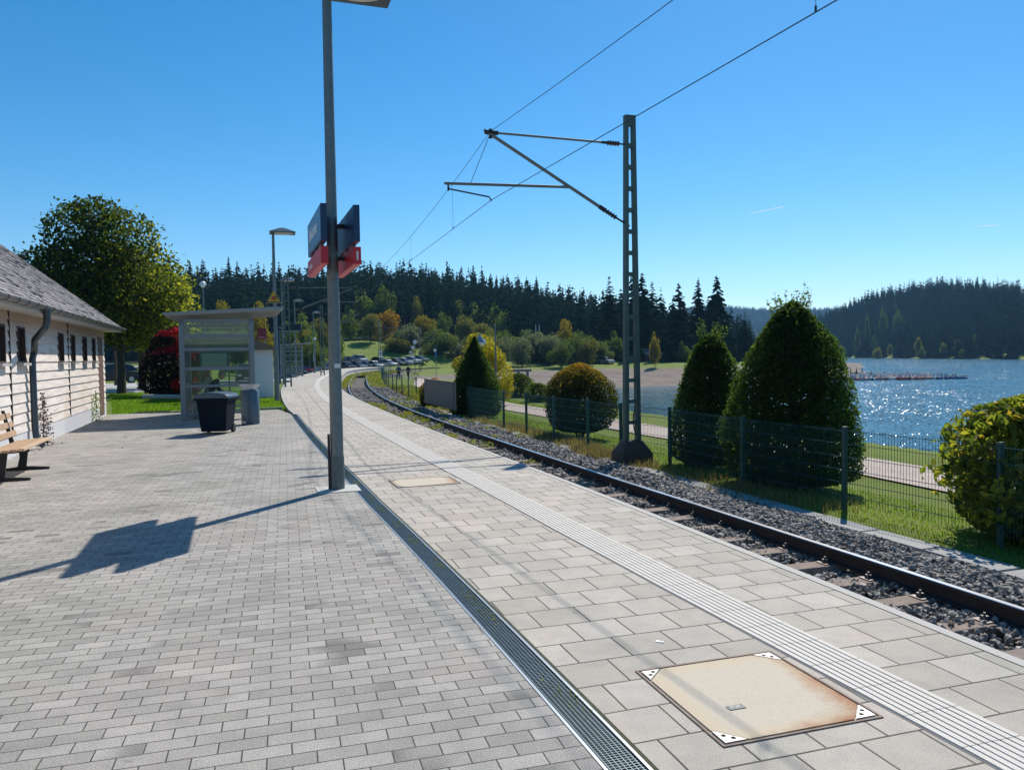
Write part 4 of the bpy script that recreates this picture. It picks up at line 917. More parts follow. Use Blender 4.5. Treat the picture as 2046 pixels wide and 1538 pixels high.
# passenger display
def display():
    D = 50.; P = post_at(559, D, 0); r = thing('passenger_display', 'dark blue passenger information display on a post beyond the shelter', 'display', tuple(P))
    b = MB(); b.box((0, 0, 1.95), (.15, .12, 3.9)); b.build('post', mat('display_post', (.03, .07, .11), .45, .3), r)
    b = MB(); b.box((.72, 0, 3.60), (1.5, .22, .46)); c = b.build('housing', mat('display_navy', (.008, .025, .05), .35), r); b = MB(); b.box((.72, 0, 3.86), (1.56, .26, .06)); b.build('hood', mat('display_hood', (.06, .075, .09), .5), r)
    b = MB(); b.box((.72, -.113, 3.42), (1.38, .004, .028)); b.build('text_strip', mat('display_txt', (.45, .6, .65), .5), c)
    b = MB(); b.box((.14, -.113, 3.66), (.16, .004, .03)); b.build('text_strip', MATS['display_txt'], c); b = MB(); b.box((.14, -.113, 3.60), (.13, .004, .03)); b.build('text_strip', MATS['display_txt'], c)
    b = MB(); b.box((.28, -.05, 3.16), (.11, .1, .34)); b.build('loudspeaker', white, r)
display()
def flatsign(name, c, w_, h, m, label, D, base=None, polem=None, frame=None):
    p = at(*c, D); r = thing(name, label, 'sign', (p.x, D, p.z)); b = MB(); b.box((0, 0, 0), (w_, .05, h)); f = b.build('panel', m, r)
    if frame: b = MB(); b.box((0, -.028, -h * .32), (w_ * .7, .004, h * .06)); b.build('text_strip', frame, f)
    g = hz(p.x, D); b = MB(); b.tube([(w_ * .35, .05, g - p.z), (w_ * .35, .05, h / 2)], .045, 8); b.build('pole', polem or steel, r); return r
flatsign('roadside_sign', (523, 667), .72, .90, mat('dark_red', (.12, .008, .02), .5), 'dark red sign panel above the little white building', 62, frame=mat('pinkish', (.45, .25, .28), .5))
flatsign('roadside_sign', (612, 664), 1.1, .9, mat('town_yellow', (.50, .30, .01), .5), 'yellow rectangular town sign among the roadside trees', 118)
def tri(px, py, D, s, label): p = at(px, py, D); warn(Vector((p.x, D, p.z)), s, label, 0)
tri(592, 680, 70, .62, 'small distant yellow warning triangle over the far shelter')
for px_, py, D, lb in [(761, 706, 109, 'white board with black figure on the distant thin mast'), (821, 706, 128, 'white board below the white diamond signals')]:
    p = at(px_, py, D); r = thing('track_sign', lb, 'sign', (p.x, D - .25, p.z)); b = MB(); b.box((0, 0, 0), (.42, .04, .8)); b.build('panel', white, r); b = MB(); b.tube([(0, -.03, -.18), (0, -.03, .02), (0, -.03, .14)], [.09, .05, .08], 8); b.build('symbol', black, r)
    if px_ == 821: b = MB(); g = hz(p.x, D); b.tube([(.0, .05, g - p.z), (.0, .05, .4)], .04, 6); b.build('pole', steel, r)
p = at(828, 690, 127); g = hz(p.x, 127); r = thing('railway_signal', 'post with two white diamond signal plates by the dark trees', 'signal', (p.x, 127, g))
b = MB(); b.tube([(0.05, .1, 0), (.05, .1, p.z - g + .8)], .05, 8); b.build('pole', steel, r)
for dz, sc_, dx in ((.55, .42, .1), (-.35, .36, -.25)): b = MB(); b.prism([(-sc_, 0), (0, -sc_), (sc_, 0), (0, sc_)], -.02, .02, lambda u, v, w_: (u + dx, w_, v + p.z - g + dz)); b.build('diamond_plate', white, r)
p = at(869, 701, 118); g = hz(p.x, 118); r = thing('sign_post', 'slim post with round white and blue plates left of the yellow tree', 'sign', (p.x, 118, g)); b = MB(); b.tube([(0.12, .05, 0), (.12, .05, p.z - g + .9)], .04, 8); b.build('pole', steel, r)
b = MB(); b.lathe([(.24, -.02), (.24, .02)], n=16); b2 = MB(); b2.add([(v[0], v[2], v[1] + p.z - g + .1) for v in b.v], b.f); b2.build('round_plate', white, r); b = MB(); b.box((.12, 0, p.z - g - .55), (.30, .04, .7)); b.build('blue_plate', mat('plate_blue', (.02, .13, .25), .5), r)
p = post_at(637, 104); r = thing('equipment_cabinet', 'tall light grey equipment cabinet between the parked cars', 'cabinet', tuple(p)); b = MB(); b.box((0, 0, .95), (.72, .5, 1.9)); b.build('body', mat('cab_grey', (.33, .35, .35), .5), r); b = MB(); b.box((0, 0, 1.92), (.8, .58, .05)); b.build('lid', mat('cab_lid', (.2, .22, .22), .5), r); b = MB(); b.box((0, -.256, .95), (.01, .006, 1.7)); b.build('door_seam', black, r)
# noticeboard behind the shelter
def notice():
    p = G(432, 800); D = 30; P = post_at(430, D, 0); r = thing('noticeboard', 'glazed noticeboard on two posts seen through the shelter', 'noticeboard', tuple(P))
    for sx in (-.55, .55): b = MB(); b.tube([(sx, 0, 0), (sx, 0, 1.95)], .03, 8); b.build('post', dsteel, r)
    b = MB(); b.box((0, 0, 1.62), (1.06, .06, .62)); f = b.build('frame', dsteel, r); b = MB(); b.box((0, -.034, 1.62), (.96, .006, .54)); b.build('poster', mat('poster_pale', (.30, .36, .30), .5, var=.25, scale=8), f)
notice()
# white hut with overhanging roof
def hut():
    A_ = Vector(((549 - 1023) / F * 33, 33, 0)); r = thing('small_outbuilding', 'small white rendered outbuilding with low brown roof behind the shelter', 'building', tuple(A_), .30)
    b = MB(); b.box((-.55, 1.5, 1.02), (1.0, 3.0, 2.04)); b.build('wall', mat('render_white', (.66, .68, .72), .85, var=.04), r, bevel=.01)
    b = MB(); f = lambda u, v, w_: (u, w_, v); b.prism([(-3.5, 2.04), (.12, 2.04), (.12, 2.09), (-.75, 2.46), (-3.5, 2.46)], -.25, 3.3, f); b.build('roof', mat('hut_roof', (.17, .13, .10), .85, var=.3, scale=6, bmp=.5), r)
    for x in (-3.35,): b = MB(); b.box((x, -.1, 1.02), (.12, .12, 2.04)); b.build('post', mat('post_wood', (.12, .08, .05), .8), r)
hut()
# ================================================================== VEGETATION GENERATORS
def rdir(rg, n):
    v = rg.normal(size=(n, 3)); return v / np.linalg.norm(v, axis=1, keepdims=True)
def leaves(P, Nrm, size, rg, flat=.6, asp=.6):
    """quads (rhombic leaves) at P facing roughly Nrm; size array"""
    n = len(P); nn = Nrm * flat + rdir(rg, n) * (1 - flat + .25); nn /= np.linalg.norm(nn, axis=1, keepdims=True)
    t = np.cross(nn, rdir(rg, n)); t /= np.linalg.norm(t, axis=1, keepdims=True) + 1e-9; b = np.cross(nn, t)
    s = np.broadcast_to(np.asarray(size, float), (n,))[:, None] * rg.uniform(.7, 1.3, (n, 1))
    f = nn * s * .12
    v = np.stack([P - t * s * .5, P + b * s * .5 * asp + f, P + t * s * .5, P - b * s * .5 * asp + f], 1)
    return v.reshape(-1, 3), np.arange(n * 4).reshape(-1, 4)
def leafobj(name, P, Nrm, size, m, rg, parent, rnd=None, flat=.6, asp=.6):
    v, f = leaves(P, Nrm, size, rg, flat, asp); return mesh_np(name, v, f, m, parent, attr={'rnd': rg.random(len(P)) if rnd is None else np.clip(rnd, 0, 1)})
hb = foliage('hornbeam', [(.010, .020, .005), (.018, .034, .008), (.030, .052, .011), (.055, .075, .014)], .5, 4.5)
hb2 = foliage('hedge_yellow', [(.02, .035, .008), (.05, .075, .014), (.11, .14, .02), (.22, .22, .03), (.30, .20, .03)], .45, 2.4)
hb3 = foliage('shrub_red', [(.016, .025, .007), (.04, .05, .012), (.20, .15, .025), (.36, .17, .03), (.36, .09, .03)], .45, 1.9)
bark = mat('bark', (.055, .042, .032), .9, var=.3, scale=8, bmp=.6, bscale=20)
def topiary(name, base, prof, n, ls, m, label, cat, seed, inner=.35, twigs=0, trunk=.09, rndf=None, sub=4, multi=False, group=None, rough=.06):
    """prof: (z, radius) pairs above base"""
    rg = np.random.default_rng(seed); r = thing(name, label, cat, tuple(base), 0, group); pz = np.array([p[0] for p in prof]); pr_ = np.array([p[1] for p in prof])
    z = np.interp(rg.random(n), np.r_[0, np.cumsum((pr_[1:] + pr_[:-1] + .25) * np.hypot(np.diff(pz), np.diff(pr_)))] / np.sum((pr_[1:] + pr_[:-1] + .25) * np.hypot(np.diff(pz), np.diff(pr_))), pz)
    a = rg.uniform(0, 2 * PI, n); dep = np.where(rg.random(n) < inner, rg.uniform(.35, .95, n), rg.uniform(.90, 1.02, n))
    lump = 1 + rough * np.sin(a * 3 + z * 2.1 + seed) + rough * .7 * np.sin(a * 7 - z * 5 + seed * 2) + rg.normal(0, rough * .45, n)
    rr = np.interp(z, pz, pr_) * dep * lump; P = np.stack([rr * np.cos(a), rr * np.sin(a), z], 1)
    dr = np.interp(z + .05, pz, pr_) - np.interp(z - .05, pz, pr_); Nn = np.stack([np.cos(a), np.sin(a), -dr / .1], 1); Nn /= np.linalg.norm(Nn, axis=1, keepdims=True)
    rn = rg.random(n) * .75 + .2 * (dep > .97)  # outermost leaves paler: bright backlit rim put into their colour
    if rndf is not None: rn = rndf(P, dep, rg)
    leafobj('foliage', P, Nn, np.where(dep < .9, ls * 1.7, ls), m, rg, r, rn, .45)
    b = MB(); top = pz[-1]
    if multi:
        for k in range(9):
            q = 2 * PI * k / 9 + .3; b.tube([(0.05 * math.cos(q), .05 * math.sin(q), -.05), (pr_.max() * .35 * math.cos(q), pr_.max() * .35 * math.sin(q), top * .35), (pr_.max() * .6 * math.cos(q), pr_.max() * .6 * math.sin(q), top * .7)], [.03, .018, .006], 6)
    else:
        b.tube([(0, 0, -.1), (.02, 0, top * .3), (0, .02, top * .8)], [trunk, trunk * .7, .02], 8)
        for k in range(26):
            q = rg.uniform(0, 2 * PI); z0 = rg.uniform(.12, .85) * top; R = float(np.interp(z0, pz, pr_)) * .8; b.tube([(0, 0, z0 * .85), (R * .6 * math.cos(q), R * .6 * math.sin(q), z0), (R * math.cos(q), R * math.sin(q), z0 + .15)], [trunk * .28, trunk * .15, .004], 5)
    b.build('trunk', bark, r)
    if twigs:
        b = MB(); TP = []; 
        for k in range(twigs):
            q = rg.uniform(0, 2 * PI); zz = top * (rg.uniform(.70, .97) if k % 3 else rg.uniform(.90, .985)) if ls < .07 and not multi else top * rg.uniform(.66, .96); R = float(np.interp(zz, pz, pr_)) * .85; p = Vector((R * math.cos(q), R * math.sin(q), zz)); h = rg.uniform(.14, .42) * ((1.15 if zz > top * .88 else .45) if not multi else .35); d = Vector((math.cos(q) * .35 + rg.normal() * .15, math.sin(q) * .35 + rg.normal() * .15, 1)).normalized()
            b.tube([Vector((0, 0, top * .62)), p, p + d * h * .5, p + d * h + Vector((0.03 * math.cos(q), .03 * math.sin(q), 0))], [.008, .005, .0035, .0015], 4)
            for j in range(int(h / .035)): TP.append(p + d * (h * (j + 1) / (h / .035)) + Vector(rg.normal(0, .018, 3)))
        b.build('twigs', bark, r); TP = np.array([tuple(v) for v in TP]); leafobj('twig_leaves', TP, rdir(rg, len(TP)), ls * 1.0, m, rg, r, rg.uniform(.4, 1, len(TP)), .2)
    return r
def gz(x, y): return hz(x, y)
def PB(px, D): x = (px - 1023) / F * D; return Vector((x, D, hz(x, D) - .02))
shiny = lambda P, dep, rg: rg.random(len(P)) * .62 + .30 * (dep > .99)  # outer leaves a paler colour, painting in the hedge's backlit rim; no gloss
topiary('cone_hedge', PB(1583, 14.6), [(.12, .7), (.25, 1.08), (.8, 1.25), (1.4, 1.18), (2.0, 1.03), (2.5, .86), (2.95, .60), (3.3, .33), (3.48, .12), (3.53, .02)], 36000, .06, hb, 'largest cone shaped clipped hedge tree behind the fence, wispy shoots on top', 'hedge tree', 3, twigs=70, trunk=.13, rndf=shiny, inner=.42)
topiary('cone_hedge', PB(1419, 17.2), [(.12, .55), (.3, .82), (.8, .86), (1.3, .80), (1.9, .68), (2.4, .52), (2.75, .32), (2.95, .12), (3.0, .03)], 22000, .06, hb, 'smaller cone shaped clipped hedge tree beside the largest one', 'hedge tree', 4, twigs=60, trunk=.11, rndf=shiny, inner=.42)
topiary('cone_hedge', PB(950, 31.2), [(.05, .85), (.3, 1.05), (.8, 1.03), (1.5, .86), (2.2, .55), (2.8, .26), (3.25, .03)], 16000, .075, hb, 'narrow dark cone shaped conifer in front of the yellow tree', 'hedge tree', 5, twigs=0, trunk=.12, rndf=lambda P, d, rg: rg.random(len(P)) * .5 + .25 * (d > .99), inner=.5)  # paler outer leaves again carry the bright rim in their colour
autumn = lambda P, dep, rg: np.clip((P[:, 2] / P[:, 2].max()) ** 2.6 * .8 + rg.normal(0, .15, len(P)), 0, 1)
topiary('round_shrub', PB(1158, 23.6), [(.22, .5), (.35, .85), (.8, 1.08), (1.3, 1.1), (1.7, .95), (2.05, .62), (2.25, .25), (2.3, .03)], 20000, .062, hb3, 'round clipped shrub turning orange red at the crown behind the fence', 'shrub', 6, multi=True, rndf=autumn, inner=.4, rough=.07, twigs=50)
topiary('round_shrub', PB(868, 37), [(.1, .6), (.4, .75), (.9, .72), (1.25, .5), (1.45, .1)], 5000, .08, hb3, 'small orange topped shrub above the wooden screen', 'shrub', 7, multi=True, rndf=lambda P, d, rg: autumn(P, d, rg) + .12, inner=.3, rough=.1)
topiary('leafy_hedge', PB(2062, 10.2), [(.12, .5), (.4, .88), (.9, 1.05), (1.4, .95), (1.75, .6), (1.93, .18)], 7000, .112, hb2, 'yellowing broad leaved bush at the right behind the fence', 'bush', 8, multi=True, rndf=lambda P, d, rg: np.clip(rg.random(len(P)) ** 1.3 * .9 + .1 * (P[:, 2] > 1.2), 0, 1), inner=.42, rough=.2)
topiary('leafy_hedge', PB(2300, 9.6), [(.12, .6), (.4, .9), (.9, 1.1), (1.4, .95), (1.8, .5), (1.9, .1)], 9000, .088, hb2, 'second yellowing bush at the very right edge', 'bush', 18, multi=True, inner=.45, rough=.10)
topiary('lakeside_bush', PB(1035, 52), [(.0, .8), (.6, 1.1), (1.2, .9), (1.6, .3)], 2500, .13, foliage('bush_green', [(.03, .05, .012), (.07, .10, .02), (.12, .15, .03)], .4), 'loose green bush on the lake bank right of the dark cone', 'bush', 19, multi=True, rough=.2)
topiary('lakeside_bush', PB(1075, 46), [(.0, .6), (.4, .9), (.9, .6), (1.1, .2)], 1800, .12, MATS['bush_green'], 'low green bush on the lake bank behind the fence', 'bush', 20, multi=True, rough=.25)
# red creeper covered conifer by the lawn
crm = foliage('creeper_red', [(.008, .012, .008), (.012, .018, .010), (.30, .01, .02), (.50, .02, .03), (.5, .30, .12)], .4, 1.5)
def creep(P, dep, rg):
    z = P[:, 2]; a = np.arctan2(P[:, 1], P[:, 0]); sun = np.cos(a + .9)  # weight that gathers red creeper leaves on the front right side
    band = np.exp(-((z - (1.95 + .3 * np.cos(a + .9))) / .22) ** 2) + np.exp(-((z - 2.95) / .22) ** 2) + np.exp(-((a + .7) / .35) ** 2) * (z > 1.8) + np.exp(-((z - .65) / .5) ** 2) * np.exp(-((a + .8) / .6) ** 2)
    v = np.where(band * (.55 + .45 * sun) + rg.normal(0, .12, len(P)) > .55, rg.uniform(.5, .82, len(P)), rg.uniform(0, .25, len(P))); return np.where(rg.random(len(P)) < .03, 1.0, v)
topiary('creeper_conifer', PB(350, 36) + Vector((0, 0, .0)), [(.05, .8), (.4, 1.35), (1.2, 1.5), (1.8, 1.35), (2.3, 1.0), (2.8, .85), (3.1, .55), (3.25, .05)], 16000, .10, crm, 'dark bulky conifer draped with bright red creeper beside the shelter', 'tree', 9, rndf=creep, inner=.3, rough=.08, trunk=.15)
# ---- broadleaf trees: clustered crowns
def crown_pts(rg, n, blobs, shell=.6, stray=.0):
    """blobs: list (x,y,z,rx,ry,rz)"""
    B = np.array(blobs, float); vol = B[:, 3] * B[:, 4] + B[:, 3] * B[:, 5]; k = rg.choice(len(B), n, p=vol / vol.sum()); d = rdir(rg, n)
    q = np.where(rg.random(n) < shell, rg.uniform(.82, 1.06, n), rg.uniform(.2, .9, n) ** .6); q = np.where(rg.random(n) < stray, rg.uniform(1.0, 1.28, n), q); P = B[k, :3] + d * B[k, 3:6] * q[:, None]; return P, d
def make_blobs(rg, cx, cz, R, Hh, k, s=.33):
    out = []
    for i in range(k):
        d = rdir(rg, 1)[0]; q = rg.uniform(.35, .80); r_ = R * s * rg.uniform(.7, 1.3); out.append((cx + d[0] * R * q, d[1] * R * q, cz + d[2] * Hh * q, r_, r_, r_ * .8))
    out.append((cx, 0, cz, R * .62, R * .62, Hh * .62)); return out
def limb_tree(r, h0, htop, R, tr, rg, n=7, m=None):
    b = MB(); b.tube([(0, 0, -.2), (.03, .02, h0 * .5), (0, 0, h0), (.1, 0, htop * .75)], [tr * 1.25, tr, tr * .85, tr * .2], 9)
    for k in range(n):
        q = 2 * PI * k / n + rg.uniform(-.3, .3); z0 = h0 + (htop - h0) * rg.uniform(0, .35); z1 = h0 + (htop - h0) * rg.uniform(.45, .8); rr = R * rg.uniform(.5, .8)
        b.tube([(0, 0, z0), (rr * .5 * math.cos(q), rr * .5 * math.sin(q), (z0 + z1) / 2 + .2), (rr * math.cos(q), rr * math.sin(q), z1)], [tr * .45, tr * .28, tr * .06], 6)
    return b.build('trunk', m or bark, r)
maple = foliage('maple', [(.010, .018, .005), (.020, .032, .008), (.055, .075, .013), (.22, .21, .02), (.38, .32, .03)], .5, 2.6)
def big_maple(P, label, seed, R, z0, z1, n, tr, blobs=None):
    rg = np.random.default_rng(seed); r = thing('maple_tree', label, 'tree', tuple(P), 0, 'trees beside the wooden building'); limb_tree(r, z0, z1, R, tr, rg)
    cz = (z0 + z1) / 2; Pn, d = crown_pts(rg, n, blobs or make_blobs(rg, 0, cz, R, (z1 - z0) / 2, 26, .30), .65, .10)
    rn = np.clip(.15 + (.30 if seed == 12 else .22) * (Pn[:, 0] / R + .3) + .34 * (seed == 12) + rg.normal(0, .17, n) + .12 * (rg.random(n) < .2), 0, 1); leafobj('crown', Pn, d, .215, maple, rg, r, rn, .35); return r  # yellow leaves plus a sunlit right side, both put into the leaf colour
p = G(243, 786); p = Vector((p.x, p.y, -.05))
big_maple(p, 'large broad tree with dark green and yellow leaves behind the building gable', 11, 3.0, 2.5, 9.6, 22000, .19, [(0, 0, 4.2, 3.0, 2.8, 1.7), (-1.2, 0, 6.2, 2.6, 2.5, 1.8), (.9, .2, 5.5, 2.4, 2.4, 2.0), (-1.6, 0, 8.0, 1.9, 1.9, 1.6), (.3, 0, 7.7, 1.7, 1.7, 1.5), (-3.4, 0, 6.0, 1.8, 1.7, 1.5), (-4.2, 0, 4.4, 1.8, 1.7, 1.6), (-.9, 0, 9.0, 1.1, 1.1, .9), (1.7, 0, 4.0, 1.7, 1.7, 1.5)])
p = G(283, 776); p = Vector((p.x, p.y, -.05))
big_maple(p, 'yellow green tree behind the red creeper, right of the larger tree', 12, 2.4, 2.6, 7.6, 14000, .17, [(0, 0, 4.4, 2.5, 2.4, 1.6), (.9, 0, 5.3, 2.0, 2.0, 1.7), (-.5, 0, 6.6, 1.7, 1.7, 1.4), (1.6, 0, 3.9, 1.6, 1.6, 1.4), (0.6, -.5, 3.4, 1.9, 1.5, 1.0)])
p = PB(231, 52); big_maple(p, 'slim young tree seen between building corner and the larger trunk', 13, 1.8, 2.6, 5.6, 3000, .09)
def treestake():
    p = G(291, 788); r = thing('sign_post', 'dark post with round plate in front of the creeper conifer', 'sign', (p.x, p.y, 0)); b = MB(); b.tube([(0, 0, 0), (0, 0, 1.95)], .05, 8); b.build('pole', black, r); b = MB(); b.tube([(0, -.06, 1.2), (0, -.08, 1.2)], .11, 12); b.build('plate', white, r)
treestake()
b = MB(); a0 = G(287, 797); a1 = G(372, 798); b.tube([(a0.x, a0.y, .10), (a1.x, a1.y, .10)], .11, 10); o = b.build('log_edging', mat('log_grey', (.36, .34, .31), .85, var=.3, bmp=.4)); tag(o, 'pale log edging lying along the back of the lawn', 'log')
# ---- grass and weeds
def blades(name, P, h, w_, m, rg, lean=.5, parent=None, rnd=None):
    n = len(P); a = rg.uniform(0, 2 * PI, n); d = np.stack([np.cos(a), np.sin(a), 0 * a], 1); l = np.stack([-np.sin(a), np.cos(a), 0 * a], 1); hh = (np.broadcast_to(h, (n,)) * rg.uniform(.5, 1.3, n))[:, None]; ww = np.broadcast_to(w_, (n,))[:, None] * .5
    le = rg.uniform(0, lean, n)[:, None]; up = np.array([[0, 0, 1.]])
    v = np.stack([P - l * ww, P + l * ww, P + up * hh * .55 + d * hh * le * .3 + l * ww * .8, P + up * hh * .55 + d * hh * le * .3 - l * ww * .8, P + up * hh + d * hh * le], 1).reshape(-1, 3)
    i = np.arange(n)[:, None] * 5; q = i + np.array([[0, 1, 2, 3]]); t = i + np.array([[3, 2, 4]]); r1 = rg.random(n) if rnd is None else rnd
    return mesh_np(name, v, [q, t], m, parent, attr={'rnd': np.concatenate([r1, r1])})
grm = foliage('grass_blades', [(.06, .12, .012), (.12, .20, .02), (.17, .24, .03), (.25, .28, .06)], .5, 1.5)
drm = foliage('dry_grass_blades', [(.10, .10, .035), (.20, .17, .07), (.32, .25, .12), (.26, .16, .09), (.12, .16, .03)], .4, 1.3)
rg = np.random.default_rng(21)
def scatter(n, s0, s1, o0, o1, rg, f=None):
    s = rg.uniform(s0 ** .5, s1 ** .5, n) ** 2; o = rg.uniform(o0, o1, n); x, y = C(s, o)
    if f is not None: k = f(s, o, x, y, rg); x, y = x[k], y[k]
    return np.stack([x, y, height(x, y) - .01], 1)
P = scatter(70000, 6, 60, 4.35, 10.5, rg, lambda s, o, x, y, g: ((o < 7.2) | (o > 9.6)) & ~((np.hypot(x - 9.0, y - 16) < 0)))
dd = np.abs(P[:, 1]); o = blades('grass', P, .05, .010 + dd * .0006, grm, rg, .7); tag(o, 'short green grass along both sides of the lakeside path', 'grass', kind='stuff')
xx = rg.uniform(0, 1, 42000); yy = rg.uniform(0, 1, 42000); L0 = np.array([-12.4, 23.9]); L1 = np.array([-7.6, 25.9]); U_ = np.array([-.35, 1.0])
dep_ = yy ** 1.0 * 15; X_ = L0[0] + (L1[0] - L0[0]) * xx + U_[0] * dep_; Y_ = L0[1] + (L1[1] - L0[1]) * xx + U_[1] * dep_; X_ = X_ - (dep_ * .18) * (1 - xx)
o = blades('lawn', np.stack([X_, Y_, 0 * X_ - .06], 1), .085, .022, foliage('lawn_blades', [(.09, .17, .010), (.14, .24, .015), (.18, .29, .02), (.22, .33, .03)], .5, 1.4), rg, .8); tag(o, 'bright green mown lawn between building and shelter', 'grass', kind='stuff')
cl = []
for _ in range(100):
    s = rg.uniform(3.4, 8) ** 2; o_c = rg.normal(4.15, .25); n = rg.integers(30, 110); k = .10 + rg.random() * .22; s2 = s + rg.normal(0, k, n); o2 = np.maximum(o_c + rg.normal(0, k * .8, n), 3.75); x, y = C(s2, o2); cl.append(np.stack([x, y, height(x, y) - .01], 1))
P_mast = [(17.9, 3.95), (18.3, 3.9), (18.8, 4.0), (17.6, 4.25), (18.1, 3.8), (19.2, 4.0)]
for ms, mo in P_mast:
    n = 260; x, y = C(ms + rg.normal(0, .22, n), mo + rg.normal(0, .12, n)); cl.append(np.stack([x, y, height(x, y) + .0], 1))
for _ in range(30):
    s = rg.uniform(11, 27); o_c = rg.uniform(4.1, 5.0); n = 150; s2 = s + rg.normal(0, .35, n); o2 = o_c + rg.normal(0, .25, n); x, y = C(s2, o2); cl.append(np.stack([x, y, height(x, y) - .01], 1))
P = np.concatenate(cl); P = P[P[:, 1] > 8.5]; o = blades('dry_weeds', P, .19, .007 + P[:, 1] * .0004, drm, rg, .9); tag(o, 'tufts of dry yellowish weeds along the fence foot and ballast', 'weeds', kind='stuff')
cl = []
for s0, s1, o0, o1, k, hgt in ((19, 40, .1, 2.2, 55, .2), (22, 44, 2.3, 3.8, 40, .2), (60, 130, -.1, .6, 60, .3), (60, 130, 2.6, 3.8, 60, .35), (9, 19, .3, 2.1, 9, .10), (36, 60, 3.9, 5.5, 70, .45)):
    for _ in range(k):
        s = rg.uniform(s0, s1); o_c = rg.uniform(o0, o1); n = 70; q = .16 if s < 60 else .5; s2 = s + rg.normal(0, q, n); o2 = o_c + rg.normal(0, q * .6, n); x, y = C(s2, o2); z = np.full(n, -.75); z = np.where(o2 > 2.3, -.78, z); P = np.stack([x, y, z + rg.uniform(0, hgt, n) * .8], 1); cl.append(P)
P = np.concatenate(cl); v, f = leaves(P, np.tile([[0, 0, 1.]], (len(P), 1)), .035 + P[:, 1] * .0016, rg, .3, .5)
o = mesh_np('track_weeds', v, f, foliage('weed_leaves', [(.06, .09, .015), (.14, .18, .025), (.26, .26, .04), (.30, .26, .09)], .45, 1.5), attr={'rnd': rg.random(len(P))}); tag(o, 'yellow green weeds growing between the rails near the bend', 'weeds', kind='stuff')
# tiny moss and weeds on the drain
n = 900; s = np.concatenate([rg.normal(c_, .12, 60) for c_ in (4.6, 5.9, 6.3, 7.2, 8.0, 8.8, 9.6, 10.4, 11.5, 12.4, 13.5, 15, 16, 17.5, 19)]); u_ = rg.random(len(s)); x, y = C(s, dl(s) + (drr(s) - dl(s)) * (.4 + .6 * u_)); P = np.stack([x, y, 0 * x + .003], 1)
v, f = leaves(P, np.tile([[0, 0, 1.]], (len(P), 1)), .013, rg, .5); o = mesh_np('drain_weeds', v, f, MATS['weed_leaves'], attr={'rnd': rg.random(len(P))}); tag(o, 'tiny green sprouts growing in the drain grating', 'weeds', kind='stuff')
def wallplant(t_, z1, n, m, label, seed, sp=.09):
    rg = np.random.default_rng(seed); c = WP(t_, .10, 0); r = thing('climbing_weed', label, 'plant', tuple(c)); b = MB(); z = rg.beta(1, 1.5, n) * z1; P = np.stack([rg.normal(0, sp, n) * (1.2 - z / z1), rg.normal(0, sp * .7, n) * (1.2 - z / z1) + .05, z], 1)
    leafobj('leaves', P, rdir(rg, n), .05, m, rg, r, None, .2); b.tube([(0, 0, 0), (.02, .01, z1 * .5), (0, .02, z1)], [.008, .006, .003], 5); b.build('stem', bark, r)
wallplant(Wpx(84, 820, .1)[0], 1.05, 420, foliage('dead_leaves', [(.05, .02, .015), (.10, .04, .025), (.16, .09, .05)], .3, 1.2), 'withered reddish brown climbing weed beside the downpipe', 31)
wallplant(Wpx(190, 790, .1)[0], .85, 260, MATS['grass_blades'], 'green weed growing at the plinth near the far building corner', 32)
# leaf litter + small things on the paving
def litterbits():
    rg = np.random.default_rng(9); n = 60; t_ = rg.uniform(-2, 7, n); P = np.array([tuple(WP(a, rg.uniform(.05, .5) if rg.random() < .7 else rg.uniform(.3, 2.5), .006)) for a in t_]); v, f = leaves(P, np.tile([[0, 0, 1.]], (n, 1)), .045, rg, .8); o = mesh_np('fallen_leaves', v, f, MATS['dead_leaves'], attr={'rnd': rg.random(n)}); tag(o, 'scattered dry fallen leaves along the building plinth', 'leaves', kind='stuff')
    p = G(1309, 1282); b = MB(); b.hexa([(0, 0, .001), (.045, -.02, .001), (.05, 0, .001), (.01, .018, .001)], [(0, 0, .003), (.045, -.02, .005), (.05, .0, .003), (.01, .018, .006)]); o = b.build('paper_scrap', white); o.location = (p.x, p.y, 0); tag(o, 'tiny white paper scrap lying on a platform slab', 'paper')
    p = G(40, 935); b = MB(); b.lathe([(.0, 0), (.03, .0), (.035, .015), (.01, .03)], n=7); o = b.build('pebble', white); o.location = (p.x, p.y, 0); tag(o, 'small white pebble on the bricks before the bench', 'pebble')
litterbits()
